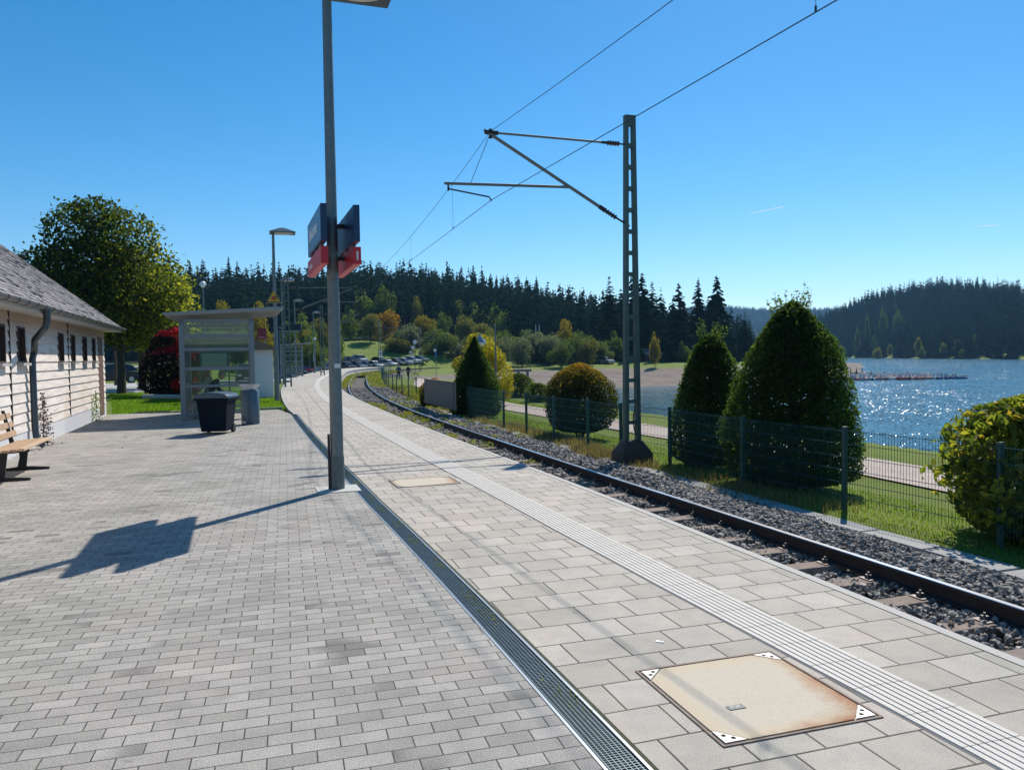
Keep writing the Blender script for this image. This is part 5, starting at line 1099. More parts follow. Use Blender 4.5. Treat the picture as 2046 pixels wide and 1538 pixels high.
# ================================================================== CONIFERS AND FAR TREES
conm = foliage('conifer', [(.006, .016, .008), (.010, .025, .012), (.018, .036, .015), (.032, .055, .02)], .12, 1.3, 1.0, spec=.04)
conw = foliage('conifer_wood', [(.007, .022, .012), (.012, .032, .016), (.020, .045, .02), (.035, .065, .024)], .12, 1.3, 1.0, spec=.04)
def conifer_np(rg, h, R, layers, per, droop=.35, base=.06, gap=0., jag=3):
    """triangular drooping branch fans"""
    V_ = []; Fq = []; n = 0
    for i in range(layers):
        t = i / (layers - 1); z = h * (base + (1 - base) * t) ; r0 = R * (1 - t) ** .85 + .02 * R
        k_ = max(4, int(per * (1 - .5 * t)))
        for k in range(k_):
            if rg.random() < gap: continue
            a = 2 * PI * k / k_ + rg.uniform(-.4, .4); r_ = r0 * rg.uniform(.65, 1.15); wd_ = r_ * rg.uniform(.30, .5) + .04 * R; dz = -r_ * droop * rg.uniform(.6, 1.4)
            c, s = math.cos(a), math.sin(a); z0 = z + rg.uniform(-.5, .5) * h / layers
            def pt(u, v, w_): return (c * u - s * v, s * u + c * v, z0 + w_)
            V_ += [pt(0, 0, .12 * h / layers * 2), pt(r_ * .55, wd_, dz * .35), pt(r_ * .8, wd_ * .3, dz * .75), pt(r_, 0, dz * .55 ), pt(r_ * .8, -wd_ * .35, dz * .8), pt(r_ * .5, -wd_, dz * .4)]
            Fq += [(n, n + 1, n + 2, n + 3), (n, n + 3, n + 4, n + 5)]; n += 6
    V_ = np.array(V_); V_[:, 2] = np.minimum(V_[:, 2], h); return V_, np.array(Fq)
def trunk_np(h, r):
    v = []; 
    for z, q in ((-1, r), (h * .95, r * .1)):
        for k in range(5): v.append((q * math.cos(k * 1.2566), q * math.sin(k * 1.2566), z))
    return np.array(v), np.array([(k, (k + 1) % 5, 5 + (k + 1) % 5, 5 + k) for k in range(5)])
def make_conifer(name, seed, h, R, layers, per, label, group, P, gap=.05, droop=.8, base=.10, m=None):
    rg = np.random.default_rng(seed); r = thing(name, label, 'tree', tuple(P), 0, group); v, f = conifer_np(rg, h, R, layers, per, droop, base, gap)
    mesh_np('crown', v, f, m or conm, r, attr={'rnd': rg.random(len(f))}); v, f = trunk_np(h, h * .011 + .05); mesh_np('trunk', v, f, bark, r); return r
def forest(name, xy, hs, m, label, seed, protos, rk=1.0):
    rg = np.random.default_rng(seed); VV = []; FF = []; AA = []; off = 0; z = height(xy[:, 0], xy[:, 1]); pid = rg.integers(0, len(protos), len(xy))
    for k, (pv, pf) in enumerate(protos):
        I = np.where(pid == k)[0]; a = rg.uniform(0, 6.28, len(I)); s = hs[I]; q = s * rg.uniform(.85, 1.2, len(I)) * rk
        x = (pv[None, :, 0] * np.cos(a)[:, None] - pv[None, :, 1] * np.sin(a)[:, None]) * q[:, None] + xy[I, 0][:, None]; y = (pv[None, :, 0] * np.sin(a)[:, None] + pv[None, :, 1] * np.cos(a)[:, None]) * q[:, None] + xy[I, 1][:, None]
        zz = pv[None, :, 2] * s[:, None] + z[I][:, None] - .5; VV.append(np.stack([x, y, zz], 2).reshape(-1, 3)); FF.append((pf[None] + (np.arange(len(I)) * len(pv))[:, None, None] + off).reshape(-1, 4)); off += len(I) * len(pv)
        AA.append((np.repeat(rg.random(len(I)) * .7, len(pf)) + rg.random(len(I) * len(pf)) * .3))
    o = mesh_np(name, np.concatenate(VV), np.concatenate(FF), m, attr={'rnd': np.concatenate(AA)}); tag(o, label, 'forest', kind='stuff'); return o
rg = np.random.default_rng(40)
pro = [conifer_np(np.random.default_rng(50 + k), 1.0, [.15, .17, .13, .19][k], 15, 7, 1.0, .05, .10) for k in range(4)]
prol = [conifer_np(np.random.default_rng(60 + k), 1.0, [.16, .2][k], 9, 6, .9, .05, .05) for k in range(2)]
# main hillside behind the car park
n = 5200; rr = np.sqrt(rg.uniform(222 ** 2, 455 ** 2, n)); pxs = rg.uniform(-60, 1500, n); X_ = (pxs - 1023) / F; Yv = rr / np.sqrt(1 + X_ ** 2); xy = np.stack([X_ * Yv, Yv], 1)
keep = (poly_sdf(xy[:, 0], xy[:, 1], LAKE) > 30) & (rr > np.interp(pxs, [0, 400, 900, 1150, 1250, 1500], [235, 235, 240, 225, 260, 320]))
xy = xy[keep]; rr = rr[keep]; pxs = pxs[keep]; hs = rg.triangular(15, 20, 25.5, len(xy)) * np.interp(pxs, [1100, 1500], [1, .75])
# thin out to a jittered spacing
def thin(xy, d):
    cell = {}; keep = []
    for i, (x, y) in enumerate(xy):
        k = (int(x // d), int(y // d))
        if k in cell: continue
        cell[k] = 1; keep.append(i)
    return np.array(keep)
k = thin(xy, 5.2); xy, hs, rr, pxs = xy[k], hs[k], rr[k], pxs[k]
# the ridge trees that stand out against the sky are trees of their own
sky_ = (rr > 385) & (rr < 425) & (pxs > 300) & (pxs < 1230)
ridx = np.where(sky_)[0]; ridx = ridx[::max(1, len(ridx) // 110)][:120]
rest = np.ones(len(xy), bool); rest[ridx] = False
forest('hillside_forest', xy[rest], hs[rest], conw, 'dark dense spruce forest covering the hillside behind the car park', 41, pro, 1.5)
rp_ = [make_conifer('spruce_tree', 70 + k, 23, 23 * [.19, .16, .22][k], 20, 8, 'tall dark spruce standing out on the forested ridge against the sky', 'spruces on the skyline of the ridge', (0, -400, 0), m=conw) for k in range(3)]
used = set()
for j, i in enumerate(ridx):
    k = j % 3; z = hz(*xy[i]) - .3; s = hs[i] / 23 * rg.uniform(.85, 1.12) * (1.0 if rg.random() < .8 else 1.15); loc = (xy[i][0], xy[i][1], z)
    if k not in used: used.add(k); o = rp_[k]; o.location = loc; o.scale = (s, s, s)
    else: dup(rp_[k], loc, rg.uniform(0, 6), sc=s)
# wooded hill across the lake and the far blue ridge
n = 5200; x = rg.uniform(255, 560, n); y = rg.uniform(250, 860, n); d = poly_sdf(x, y, LAKE); k = (d > 1) & (d < 230) & (x > 250); xy = np.stack([x[k], y[k]], 1); k = thin(xy, 6.0); xy = xy[k]
forest('lakeside_forest', xy, rg.uniform(15, 23, len(xy)), conw, 'dark spruce forest on the hill across the lake', 42, pro, 1.4)
n = 2600; r_ = rg.uniform(1900, 2750, n); p_ = rg.uniform(1300, 1760, n); X_ = (p_ - 1023) / F; Yv = r_ / np.sqrt(1 + X_ ** 2)
forest('far_forest', np.stack([X_ * Yv, Yv], 1), rg.uniform(16, 26, n), conw, 'hazy blue forest on the farthest ridge beyond the lake', 43, prol, 2.2)
n = 1200; r_ = rg.uniform(500, 1100, n); p_ = rg.uniform(1380, 1700, n); X_ = (p_ - 1023) / F; Yv = r_ / np.sqrt(1 + X_ ** 2); x, y = X_ * Yv, Yv; k = poly_sdf(x, y, LAKE) > 6
forest('shore_forest', np.stack([x[k], y[k]], 1), rg.uniform(9, 15, k.sum()), conw, 'low dark tree belt beyond the lake end', 44, prol, 1.3)
# tall single conifers on the far side of the bay
BIG = [(1217, 548, 188, 4.0, 'tall conifer with open flat top left of the green lattice mast'), (1262, 545, 196, 4.8, 'tall conifer directly behind the green lattice mast'), (1283, 541, 182, 4.6, 'broad dark conifer just right of the green lattice mast'),
       (1303, 560, 190, 4.2, 'dark conifer second right of the green lattice mast'), (1320, 572, 178, 3.2, 'thin sparse conifer above the little shed roof'), (1345, 590, 205, 3.8, 'shorter conifer between the thin one and the pointed one'), (1356, 561, 184, 4.6, 'evenly pointed dark conifer standing right of the shed'),
       (1395, 553, 192, 3.9, 'tall ragged conifer left of the tallest one'), (1432, 547, 190, 5.3, 'tallest bushy conifer left of the smaller cone hedge top'), (1415, 590, 210, 4.2, 'conifer filling the gap beneath the two ragged tall ones'), (1487, 634, 200, 3.6, 'single conifer seen between the two cone hedges'), (1240, 575, 215, 4.4, 'dark conifer low behind the lattice mast at left'), (1190, 585, 215, 4.0, 'conifer at the left end of the bay group')]
for i, (px_, py, D, R, lb) in enumerate(BIG):
    q = at(px_, py, D); g = hz(q.x, D); h = q.z - g; make_conifer('conifer_tree', 100 + i, h, R * 1.35, 27 if i != 4 else 22, 10, lb, 'tall conifers across the bay', (q.x, D, g - .3), gap=.16 if i != 4 else .40, droop=.35 + .2 * (i % 3), base=.06)
# ---- mid distance broadleaf trees
FOL = {'green': foliage('mid_green', [(0.027, 0.047, 0.014), (0.054, 0.081, 0.019), (0.101, 0.135, 0.027), (0.176, 0.203, 0.041)], .4, 1.9),
       'olive': foliage('mid_olive', [(0.047, 0.054, 0.016), (0.095, 0.101, 0.027), (0.162, 0.149, 0.041), (0.230, 0.189, 0.054)], .4, 1.9),
       'yellow': foliage('mid_yellow', [(.06, .07, .012), (.16, .14, .02), (.30, .22, .02), (.40, .28, .03)], .4, 1.5),
       'orange': foliage('mid_orange', [(.10, .07, .012), (.26, .15, .02), (.42, .21, .02), (.50, .26, .02)], .4, 1.5),
       'silver': foliage('mid_silver', [(0.033, 0.046, 0.025), (0.075, 0.092, 0.059), (0.134, 0.151, 0.109), (0.184, 0.201, 0.151)], .4, 1.9)}
PROT = {}
def broad(px_, ytop, wpx, D, kind, label, sink=.12, seed=None, group='autumn trees beyond the bend'):
    q = at(px_, ytop, D); g = hz(q.x, D); h = (q.z - g) / (1 - sink); g = g - sink * h + .2; R = wpx / F * D / 2 * 1.08; key = (kind, (seed or int(px_)) % 3)
    if key not in PROT:
        rg = np.random.default_rng(200 + len(PROT)); r = thing('broadleaf_tree', label, 'tree', (q.x, D, g - .2), 0, group); limb_tree(r, .22, 1.0, .5, .022, rg, 8)
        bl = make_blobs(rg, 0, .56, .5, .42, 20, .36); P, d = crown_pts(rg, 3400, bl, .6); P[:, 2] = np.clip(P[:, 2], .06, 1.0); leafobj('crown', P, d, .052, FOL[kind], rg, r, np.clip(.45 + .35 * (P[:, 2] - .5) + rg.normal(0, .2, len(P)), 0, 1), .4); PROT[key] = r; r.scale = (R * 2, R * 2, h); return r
    return dup(PROT[key], (q.x, D, g - .2), (px_ * 7.3) % 6.28, label, group, (R * 2, R * 2, h))
TR = [(768, 612, 54, 186, 'orange', 'glowing orange tree above the parked cars'), (738, 622, 52, 176, 'olive', 'brownish tree with forked trunk left of the orange tree'), (698, 617, 44, 182, 'green', 'green tree just right of the near lamp post'),
      (722, 571, 66, 232, 'green', 'tall green tree on the slope left of the orange one'), (760, 560, 52, 236, 'green', 'light green tree top above the orange tree'), (818, 645, 48, 172, 'silver', 'grey green tree right of the orange tree'), (848, 620, 44, 190, 'yellow', 'yellow green tree above the diamond signals'),
      (866, 650, 50, 180, 'green', 'dark green tree right of the yellow green one'), (832, 590, 30, 236, 'olive', 'small olive tree low on the forest edge'), (884, 655, 54, 168, 'green', 'round green tree left of the yellow tree behind the cone'), (912, 588, 42, 246, 'green', 'slim green tree high on the hillside'),
      (950, 600, 52, 240, 'green', 'green tree second from left on the upper slope'), (985, 602, 54, 236, 'green', 'broad green tree right on the upper slope'), (928, 628, 50, 210, 'olive', 'olive tree below the slim green hillside tree'), (968, 636, 48, 205, 'olive', 'brown green tree above the swan neck lamp'),
      (1012, 655, 46, 190, 'green', 'green tree right of the swan neck lamp'), (1042, 672, 52, 160, 'silver', 'silvery willow left of the footbridge'), (1068, 655, 48, 172, 'silver', 'silvery willow above the footbridge'), (1095, 660, 56, 165, 'silver', 'broad silvery willow right of the footbridge'),
      (1132, 638, 38, 178, 'yellow', 'small yellow topped tree above the round shrub'), (1150, 662, 50, 168, 'green', 'green tree behind the round shrub'), (1172, 668, 46, 164, 'olive', 'dull green tree left of the lattice mast'), (1120, 680, 50, 158, 'green', 'low dark green tree behind the round shrub crown'),
      (1205, 690, 44, 170, 'green', 'low dark green tree by the parked white car'), (1308, 662, 24, 160, 'yellow', 'small yellow bush left of the shed'), (575, 640, 54, 128, 'green', 'dark green tree behind the passenger display'), (602, 622, 60, 150, 'green', 'round green tree behind the third lamp'),
      (640, 634, 54, 158, 'olive', 'olive tree directly behind the near lamp post'), (668, 655, 46, 150, 'green', 'dark green tree hidden partly by the lamp post'), (620, 668, 62, 122, 'green', 'dark bushy tree on the embankment by the cars'), (445, 600, 44, 140, 'yellow', 'yellow green tree top over the shelter roof at left'),
      (470, 608, 40, 150, 'olive', 'olive tree top over the middle of the shelter roof'), (507, 600, 52, 145, 'yellow', 'yellowish tree top over the right of the shelter roof'), (400, 606, 50, 150, 'green', 'green tree behind the hexagonal lamp'), (362, 600, 60, 150, 'green', 'green tree right of the yellow green maple'),
      (430, 640, 60, 120, 'green', 'dark green tree seen through the shelter at left'), (480, 645, 60, 125, 'green', 'dark green tree seen through the shelter at right'), (530, 640, 50, 122, 'yellow', 'yellow green tree beside the dark red sign'), (1670, 682, 40, 330, 'green', 'round green tree on the point at the lake'),
      (905, 668, 70, 52, 'yellow', 'left half of the bright yellow tree'), (1000, 622, 40, 230, 'green', 'green tree high right of the swan neck lamp'), (880, 618, 40, 228, 'green', 'green tree on the forest edge above the round one'), (798, 655, 40, 200, 'green', 'green tree low behind the orange tree'),
      (1440, 690, 60, 196, 'green', 'low green tree left behind the smaller cone hedge'), (1535, 668, 60, 205, 'green', 'green tree hidden behind the largest cone hedge'), (1380, 700, 30, 176, 'olive', 'olive bush on the bank right of the shed'), (150, 640, 90, 120, 'green', 'green tree behind the wooden building')]
rgu = np.random.default_rng(5)
for i, px_ in enumerate(range(776, 1262, 13)): TR.append((px_ + int(rgu.integers(-5, 6)), 676 + int(rgu.integers(-22, 14)), int(rgu.integers(44, 76)), 168 + float(rgu.uniform(0, 22)), ['green', 'green', 'olive', 'green', 'silver', 'green', 'green'][i % 7], 'low dark leafy tree in the belt along the inner end of the bay', .32))
for i, px_ in enumerate(range(1228, 1425, 17)): TR.append((px_, 686 + int(rgu.integers(-10, 6)), int(rgu.integers(34, 56)), 176 + float(rgu.uniform(0, 16)), 'green', 'low dark leafy bush at the foot of the tall bay conifers', .35))
for i, px_ in enumerate(range(1330, 1640, 26)): TR.append((px_, 690, 50, 205 + float(rgu.uniform(0, 25)), 'green', 'low dark leafy tree in the belt behind the far beach', .3))
for i, px_ in enumerate(range(560, 770, 17)): TR.append((px_, 648 + int(rgu.integers(-8, 10)), 40, 212 + float(rgu.uniform(0, 10)), ['green', 'olive', 'green'][i % 3], 'leafy tree in the belt above the embankment road', .2))
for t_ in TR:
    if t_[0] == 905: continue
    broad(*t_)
def yellow_tree():
    P = PB(958, 42); rg = np.random.default_rng(77); r = thing('yellow_tree', 'bright yellow green leaved tree behind the narrow dark cone', 'tree', tuple(P)); limb_tree(r, .7, 3.6, 1.5, .09, rg)
    bl = [(-.6, 0, 1.8, .75, .8, .9), (.1, 0, 2.9, .95, .9, .95), (.9, 0, 1.6, .95, .9, 1.0), (-.9, 0, 2.3, .6, .6, .5), (.7, 0, 2.5, .75, .7, .7), (1.35, 0, .9, .5, .6, .6), (-.1, 0, 3.6, .5, .5, .4)]
    Pn, d = crown_pts(rg, 9000, bl, .6); leafobj('crown', Pn, d, .12, foliage('yellow_leaves', [(.06, .07, .012), (.15, .15, .02), (.32, .27, .025), (.45, .36, .03)], .45, 1.6), rg, r, np.clip(.5 + .1 * (Pn[:, 2] - 2) + .12 * Pn[:, 0] + rg.normal(0, .2, len(Pn)), 0, 1), .3)
yellow_tree()
# pale bushes on the opposite shore
for i, (px_, py, w_, D) in enumerate([(1840, 672, 18, 480), (1760, 694, 22, 520), (1785, 686, 14, 520), (1890, 684, 20, 470), (1916, 676, 16, 465), (1950, 665, 17, 455), (1752, 664, 12, 560), (1800, 618, 26, 600), (1740, 622, 12, 600), (1770, 612, 18, 620), (1719, 650, 14, 580), (1925, 694, 12, 440), (1848, 690, 14, 470)]):
    q = at(px_, py, D); h = w_ / F * D * .9; k = 'olive' if i < 5 else 'green'; key = (k, i % 2)
    src = PROT.get(key) or next(v for kk, v in PROT.items() if kk[0] == k); g = hz(q.x, D); hh = max(h, q.z - g); dup(src, (q.x - 6, D - 8, g - .3), i * 1.1, 'paler leafy tree among the dark spruces across the lake', 'pale trees in the lakeside forest', (h, h, hh * 1.05))
# ================================================================== CARS
def car_proto(name, col, label, group, kind=0):
    r = thing(name, label, 'car', (0, 0, 0), 0, group)
    pm_ = mat('paint_%d' % abs(hash(col) % 9999), col, .28, .35, var=.03); bw = .88; f = lambda u, v, w_: (u, w_, v)
    b = MB(); low = [(-2.1, .30), (-2.15, .55), (-2.05, .88), (-1.0, .96), (1.0, .93), (1.95, .80), (2.12, .62), (2.12, .34), (1.9, .22), (-1.9, .22)]
    b.prism([(u * .985, v) for u, v in low][::-1], -bw, bw, f); b.build('body', pm_, r, bevel=.06)
    top = [(-1.95, .93), (-1.55, 1.38), (-.9, 1.48), (.15, 1.46), (.55, 1.30), (1.1, .95)] if kind == 0 else [(-2.05, .93), (-1.85, 1.5), (-.9, 1.62), (.2, 1.60), (.6, 1.42), (1.15, .95)]
    b = MB(); n = len(top); v = [(u, -bw * (.93 if z < 1 else .74), z) for u, z in top] + [(u, bw * (.93 if z < 1 else .74), z) for u, z in top]
    b.add(v, [tuple(range(n)), tuple(range(n, 2 * n))[::-1]] + [(i, n + i, n + (i + 1) % n, (i + 1) % n) for i in range(n)]); b.build('windows', mat('car_glass', (.015, .02, .025), .08), r)
    b = MB(); t2 = [p for p in top if p[1] > 1.25]; b.hexa([(t2[0][0] + .05, -bw * .75, t2[1][1] - .03), (t2[-1][0] - .2, -bw * .75, t2[1][1] - .05), (t2[-1][0] - .2, bw * .75, t2[1][1] - .05), (t2[0][0] + .05, bw * .75, t2[1][1] - .03)], [(t2[0][0] + .3, -bw * .68, t2[1][1] + .03), (t2[-1][0] - .35, -bw * .68, t2[1][1] + .01), (t2[-1][0] - .35, bw * .68, t2[1][1] + .01), (t2[0][0] + .3, bw * .68, t2[1][1] + .03)]); b.build('roof', pm_, r, bevel=.02)
    for sx in (-1.32, 1.32):
        for sy in (-.80, .80): b = MB(); b.tube([(sx, sy - .1, .32), (sx, sy + .1, .32)], .32, 14); wv = b.build('wheel', black, r); c = MB(); c.tube([(sx, sy - .11, .32), (sx, sy + .11, .32)], .19, 10); c.build('rim', mat('rim_alu', (.4, .4, .42), .35, .7), wv)
    for sy in (-.62, .62): b = MB(); b.box((2.05, sy, .68), (.12, .36, .14)); b.build('headlight', mat('lamp_clear', (.6, .62, .65), .15), r); b = MB(); b.box((-2.08, sy, .75), (.10, .25, .16)); b.build('tail_light', mat('lamp_red', (.3, .01, .01), .3), r)
    b = MB(); b.box((2.10, 0, .42), (.05, .52, .11)); b.build('number_plate', white, r); b = MB(); b.box((2.09, 0, .62), (.05, .8, .10)); b.build('grille', black, r)
    return r
CC = {'dark': (.012, .014, .018), 'teal': (.04, .10, .12), 'blue': (.02, .05, .14), 'red': (.22, .012, .02), 'silver': (.42, .44, .46), 'grey': (.12, .13, .14), 'white': (.7, .7, .7), 'slate': (.07, .11, .16)}
CARS = [(577, 99, 'teal', 0, -1.35, 'teal grey car nearest to the platform, behind the display post'), (598, 112, 'dark', 0, -1.2, 'dark car just right of the nearest teal one'), (570, 118, 'dark', 1, -1.2, 'dark van roof behind the nearest teal car'), (611, 119, 'red', 0, -1.15, 'dark red car left of the grey cabinet'),
        (622, 126, 'silver', 0, -1.1, 'silver car beside the dark red one'), (606, 131, 'blue', 1, -1.1, 'blue tall car behind the dark red one'), (650, 128, 'slate', 0, -1.0, 'slate car right of the grey cabinet'), (656, 141, 'dark', 1, -1.0, 'dark van behind the slate car'), (640, 137, 'white', 0, -1.0, 'white car behind the grey cabinet'),
        (694, 138, 'dark', 0, -.85, 'black hatchback right of the near lamp post'), (716, 141, 'slate', 0, -.8, 'slate blue car second right of the lamp post'), (733, 145, 'dark', 0, -.75, 'black car in the middle of the far row'), (748, 145, 'silver', 0, -.7, 'silver car below the orange tree'),
        (775, 148, 'silver', 0, -.6, 'pale silver car right of the thin far mast'), (791, 151, 'dark', 1, -.55, 'black tall car before the dark trees'), (806, 153, 'silver', 0, -.5, 'silver car left of the diamond signals'), (823, 156, 'white', 0, -.5, 'last pale car at the right end of the row'),
        (686, 152, 'grey', 1, -.9, 'grey car in the second row right of the lamp post'), (702, 155, 'dark', 0, -.9, 'dark car in the second row'), (720, 157, 'white', 1, -.9, 'white van in the second row below the brownish tree'), (676, 149, 'dark', 0, -.9, 'dark car hidden by the near lamp post'), (760, 157, 'dark', 0, -.7, 'dark car in the second row below the orange tree'), (838, 158, 'grey', 0, -.5, 'grey car half hidden by the farthest mast')]
CP = {}
for px_, D, c, k, a, lb in CARS:
    x = (px_ - 1023) / F * D; loc = (x, D, hz(x, D) + .02)
    if (c, k) not in CP: o = CP[(c, k)] = car_proto('parked_car', CC[c], lb, 'cars parked in the row behind the platform', k); o.location = loc; o.rotation_euler = (0, 0, a)
    else: dup(CP[(c, k)], loc, a, lb)
for px_, D, c, k, a, lb in [(216, 58, 'dark', 0, -2.2, 'dark car parked behind the corner of the wooden building'), (492, 70, 'dark', 1, -1.2, 'dark car seen through the shelter glass'), (1211, 168, 'silver', 0, -1.0, 'lone pale car under the dark trees across the bay')]:
    x = (px_ - 1023) / F * D; dup(CP.get((c, k)) or CP[(c, 0)], (x, D, hz(x, D) + .02), a, lb)
# ================================================================== GUARD RAIL, BRIDGE, SHED
def guard():
    pts = []
    for k in range(24):
        px_ = 470 + k * 12.5; D = float(np.interp(px_, [300, 450, 560, 660, 760], [112, 152, 182, 191, 194])) - 4.2; x = (px_ - 1023) / F * D; y = math.sqrt(D * D - x * x); pts.append(Vector((x, y, hz(x, y))))
    r = thing('guard_rail', 'galvanised guard rail along the road on the green embankment', 'guard rail', tuple(pts[0])); b = MB()
    for i in range(len(pts) - 1): d = (pts[i + 1] - pts[i]); b.hexa([pts[i] + Vector((0, 0, .5)), pts[i + 1] + Vector((0, 0, .5)), pts[i + 1] + Vector((0, .08, .5)), pts[i] + Vector((0, .08, .5))], [pts[i] + Vector((0, 0, .95)), pts[i + 1] + Vector((0, 0, .95)), pts[i + 1] + Vector((0, .08, .95)), pts[i] + Vector((0, .08, .95))])
    b.build('rail_beam', mat('guard_galv', (.33, .35, .36), .45, .5), r, world=True)
    for p in pts[::2]: b = MB(); b.box((p.x, p.y + .1, p.z + .4), (.1, .1, .9)); b.build('post', steel, r, world=True)
guard()
def bridge():
    D = 112; r = thing('footbridge', 'low grey concrete bridge with railing at the inlet', 'bridge', tuple(post_at(1032, D, -1.0))); x0, x1 = (-22 / F * D), (30 / F * D); cm = mat('bridge_concrete', (.20, .18, .165), .9)
    b = MB(); b.box(((x0 + x1) / 2, 0, .45), (x1 - x0, 2.4, .35)); b.build('deck', cm, r)
    for k in (.15, .5, .85): b = MB(); b.box((x0 + (x1 - x0) * k, 0, -.8), (.35, 2.0, 2.3)); b.build('pier', cm, r)
    b = MB(); b.box(((x0 + x1) / 2, -1.15, 1.15), (x1 - x0, .05, .06)); b.box(((x0 + x1) / 2, -1.15, .9), (x1 - x0, .04, .04)); k = x0
    while k <= x1: b.box((k, -1.15, .9), (.05, .05, .6)); k += .6
    b.build('railing', mat('railing_brown', (.12, .07, .05), .6), r)
bridge()
def shed():
    D = 176; q = at(1304, 727, D); g = hz(q.x, D); r = thing('shed', 'small dark red shed with shiny metal roof on the opposite bank', 'shed', (q.x, D, g), .1)
    b = MB(); b.box((0, 0, .75), (3.9, 3, 1.9)); b.build('wall', mat('shed_red', (.09, .035, .03), .8), r); f = lambda u, v, w_: (w_, u, v)
    b = MB(); b.prism([(-1.8, 1.65), (1.7, 2.9), (1.7, 2.98), (-1.8, 1.73)], -2.2, .3, f); b.build('roof', mat('shed_roof', (.42, .44, .47), .3, .6), r); b = MB(); b.prism([(-1.8, 1.65), (1.7, 2.9), (1.7, 2.96), (-1.8, 1.71)], .5, 2.1, f); b.build('roof', mat('shed_roof2', (.10, .14, .19), .3, .4), r)
    b = MB(); b.box((-.8, -1.51, .7), (.9, .03, 1.5)); b.build('door', black, r)
shed()
q = at(1480, 700, 205); r = thing('cottage', 'low grey roofed cottage seen between the two cone hedges', 'building', (q.x, 205, hz(q.x, 205)), .2); b = MB(); b.box((0, 0, 1.3), (6, 4, 2.6)); b.build('wall', mat('cot_wall', (.25, .2, .17), .85), r); b = MB(); b.prism([(-2.5, 2.5), (2.5, 2.5), (0, 4.6)], -3.4, 3.4, lambda u, v, w_: (w_, u, v)); b.build('roof', mat('cot_roof', (.16, .15, .15), .7), r)
for dx in (-1.5, 1.5): b = MB(); b.box((dx, -2.01, 1.4), (.9, .04, .9)); b.build('window', MATS['car_glass'], r)
# flagpoles
for px_, lb in ((1072, 'left one of two slim white poles above the silvery willows'), (1079, 'right one of two slim white poles above the silvery willows')): p = post_at(px_, 190); simple_pole('flagpole', p, 1.65 + (709 - 648) * 190 / F - p.z, .10, white, lb, 'pole')
# ================================================================== BOATS AND JETTY
def boat_proto(col, label, seed):
    r = thing('pedal_boat', label, 'boat', (0, 0, 0), 0, 'rental boats moored along the jetty'); m = mat('hull_%d' % seed, col, .35, var=.05); b = MB(); f = lambda u, v, w_: (u, w_, v)
    for sy in (-1, 1): b.hexa([(-1.5, sy * .62 - .16, -.1), (1.2, sy * .62 - .16, -.1), (1.5, sy * .62, -.05), (1.2, sy * .62 + .16, -.1), (-1.5, sy * .62 + .16, -.1)], [(-1.6, sy * .62 - .22, .32), (1.3, sy * .62 - .22, .32), (1.75, sy * .62, .40), (1.3, sy * .62 + .22, .32), (-1.6, sy * .62 + .22, .32)])
    b.build('hull', m, r); b = MB(); b.box((-.1, 0, .36), (2.4, 1.2, .1)); b.build('deck', m, r)
    for sy in (-.32, .32): b = MB(); b.box((-.3, sy, .52), (.5, .46, .18)); b.box((-.6, sy, .82), (.14, .46, .55)); b.build('seat', mat('boat_seat', (.62, .60, .60), .5), r)
    return r
BC = [((.50, .06, .05), 'red'), ((.62, .25, .20), 'pale red'), ((.62, .6, .6), 'white'), ((.03, .12, .30), 'blue')]
BP = [boat_proto(c, '%s pedal boat moored at the long jetty in the lake' % nme, 900 + i) for i, (c, nme) in enumerate(BC)]
rg = np.random.default_rng(66); usedb = set()
for i in range(34):
    px_ = 1705 + i * 6.0 if i < 32 else 1900 + (i - 32) * 14; row = i % 3; D = 147 + row * 4.5 + rg.uniform(-.5, .5); x = (px_ - 1023) / F * D; k = 3 if 1878 < px_ < 1895 else (int(rg.integers(0, 3)) if px_ < 1880 else 3)
    if px_ > 1885 and row: continue
    a = rg.uniform(-.5, .5) + (0 if rg.random() < .5 else 1.5); loc = (x, D, -3.98)
    if k not in usedb: usedb.add(k); o = BP[k]; o.location = loc; o.rotation_euler = (0, 0, a)
    else: dup(BP[k], loc, a)
jm = mat('jetty_wood', (.10, .085, .075), .85)
def jetty(a, c, label):
    r = thing('jetty', label, 'jetty', (a[0], a[1], -3.6)); A_ = Vector((a[0], a[1], -3.6)); B_ = Vector((c[0], c[1], -3.6)); d = B_ - A_; L = d.length; an = math.atan2(d.y, d.x); m_ = (A_ + B_) / 2
    b = MB(); b.box(m_, (L, 1.6, .18), an); b.build('deck', jm, r, world=True)
    k = 0
    while k <= L: p = A_ + d * (k / L); b = MB(); b.tube([(p.x, p.y, -5), (p.x, p.y, -3.1)], .12, 6); b.build('pile', jm, r, world=True); k += 5
X = lambda px_, D: ((px_ - 1023) / F * D, D)
jetty(X(1700, 148), X(1928, 151), 'long low jetty reaching into the lake between the pedal boats'); jetty(X(1768, 171), X(1838, 171), 'short dark jetty section behind the boats'); jetty(X(1683, 187), X(1768, 173), 'narrow gangway leading from the beach to the dark jetty')
jetty(X(1612, 150), X(1704, 149), 'shore end of the long jetty by the beach')
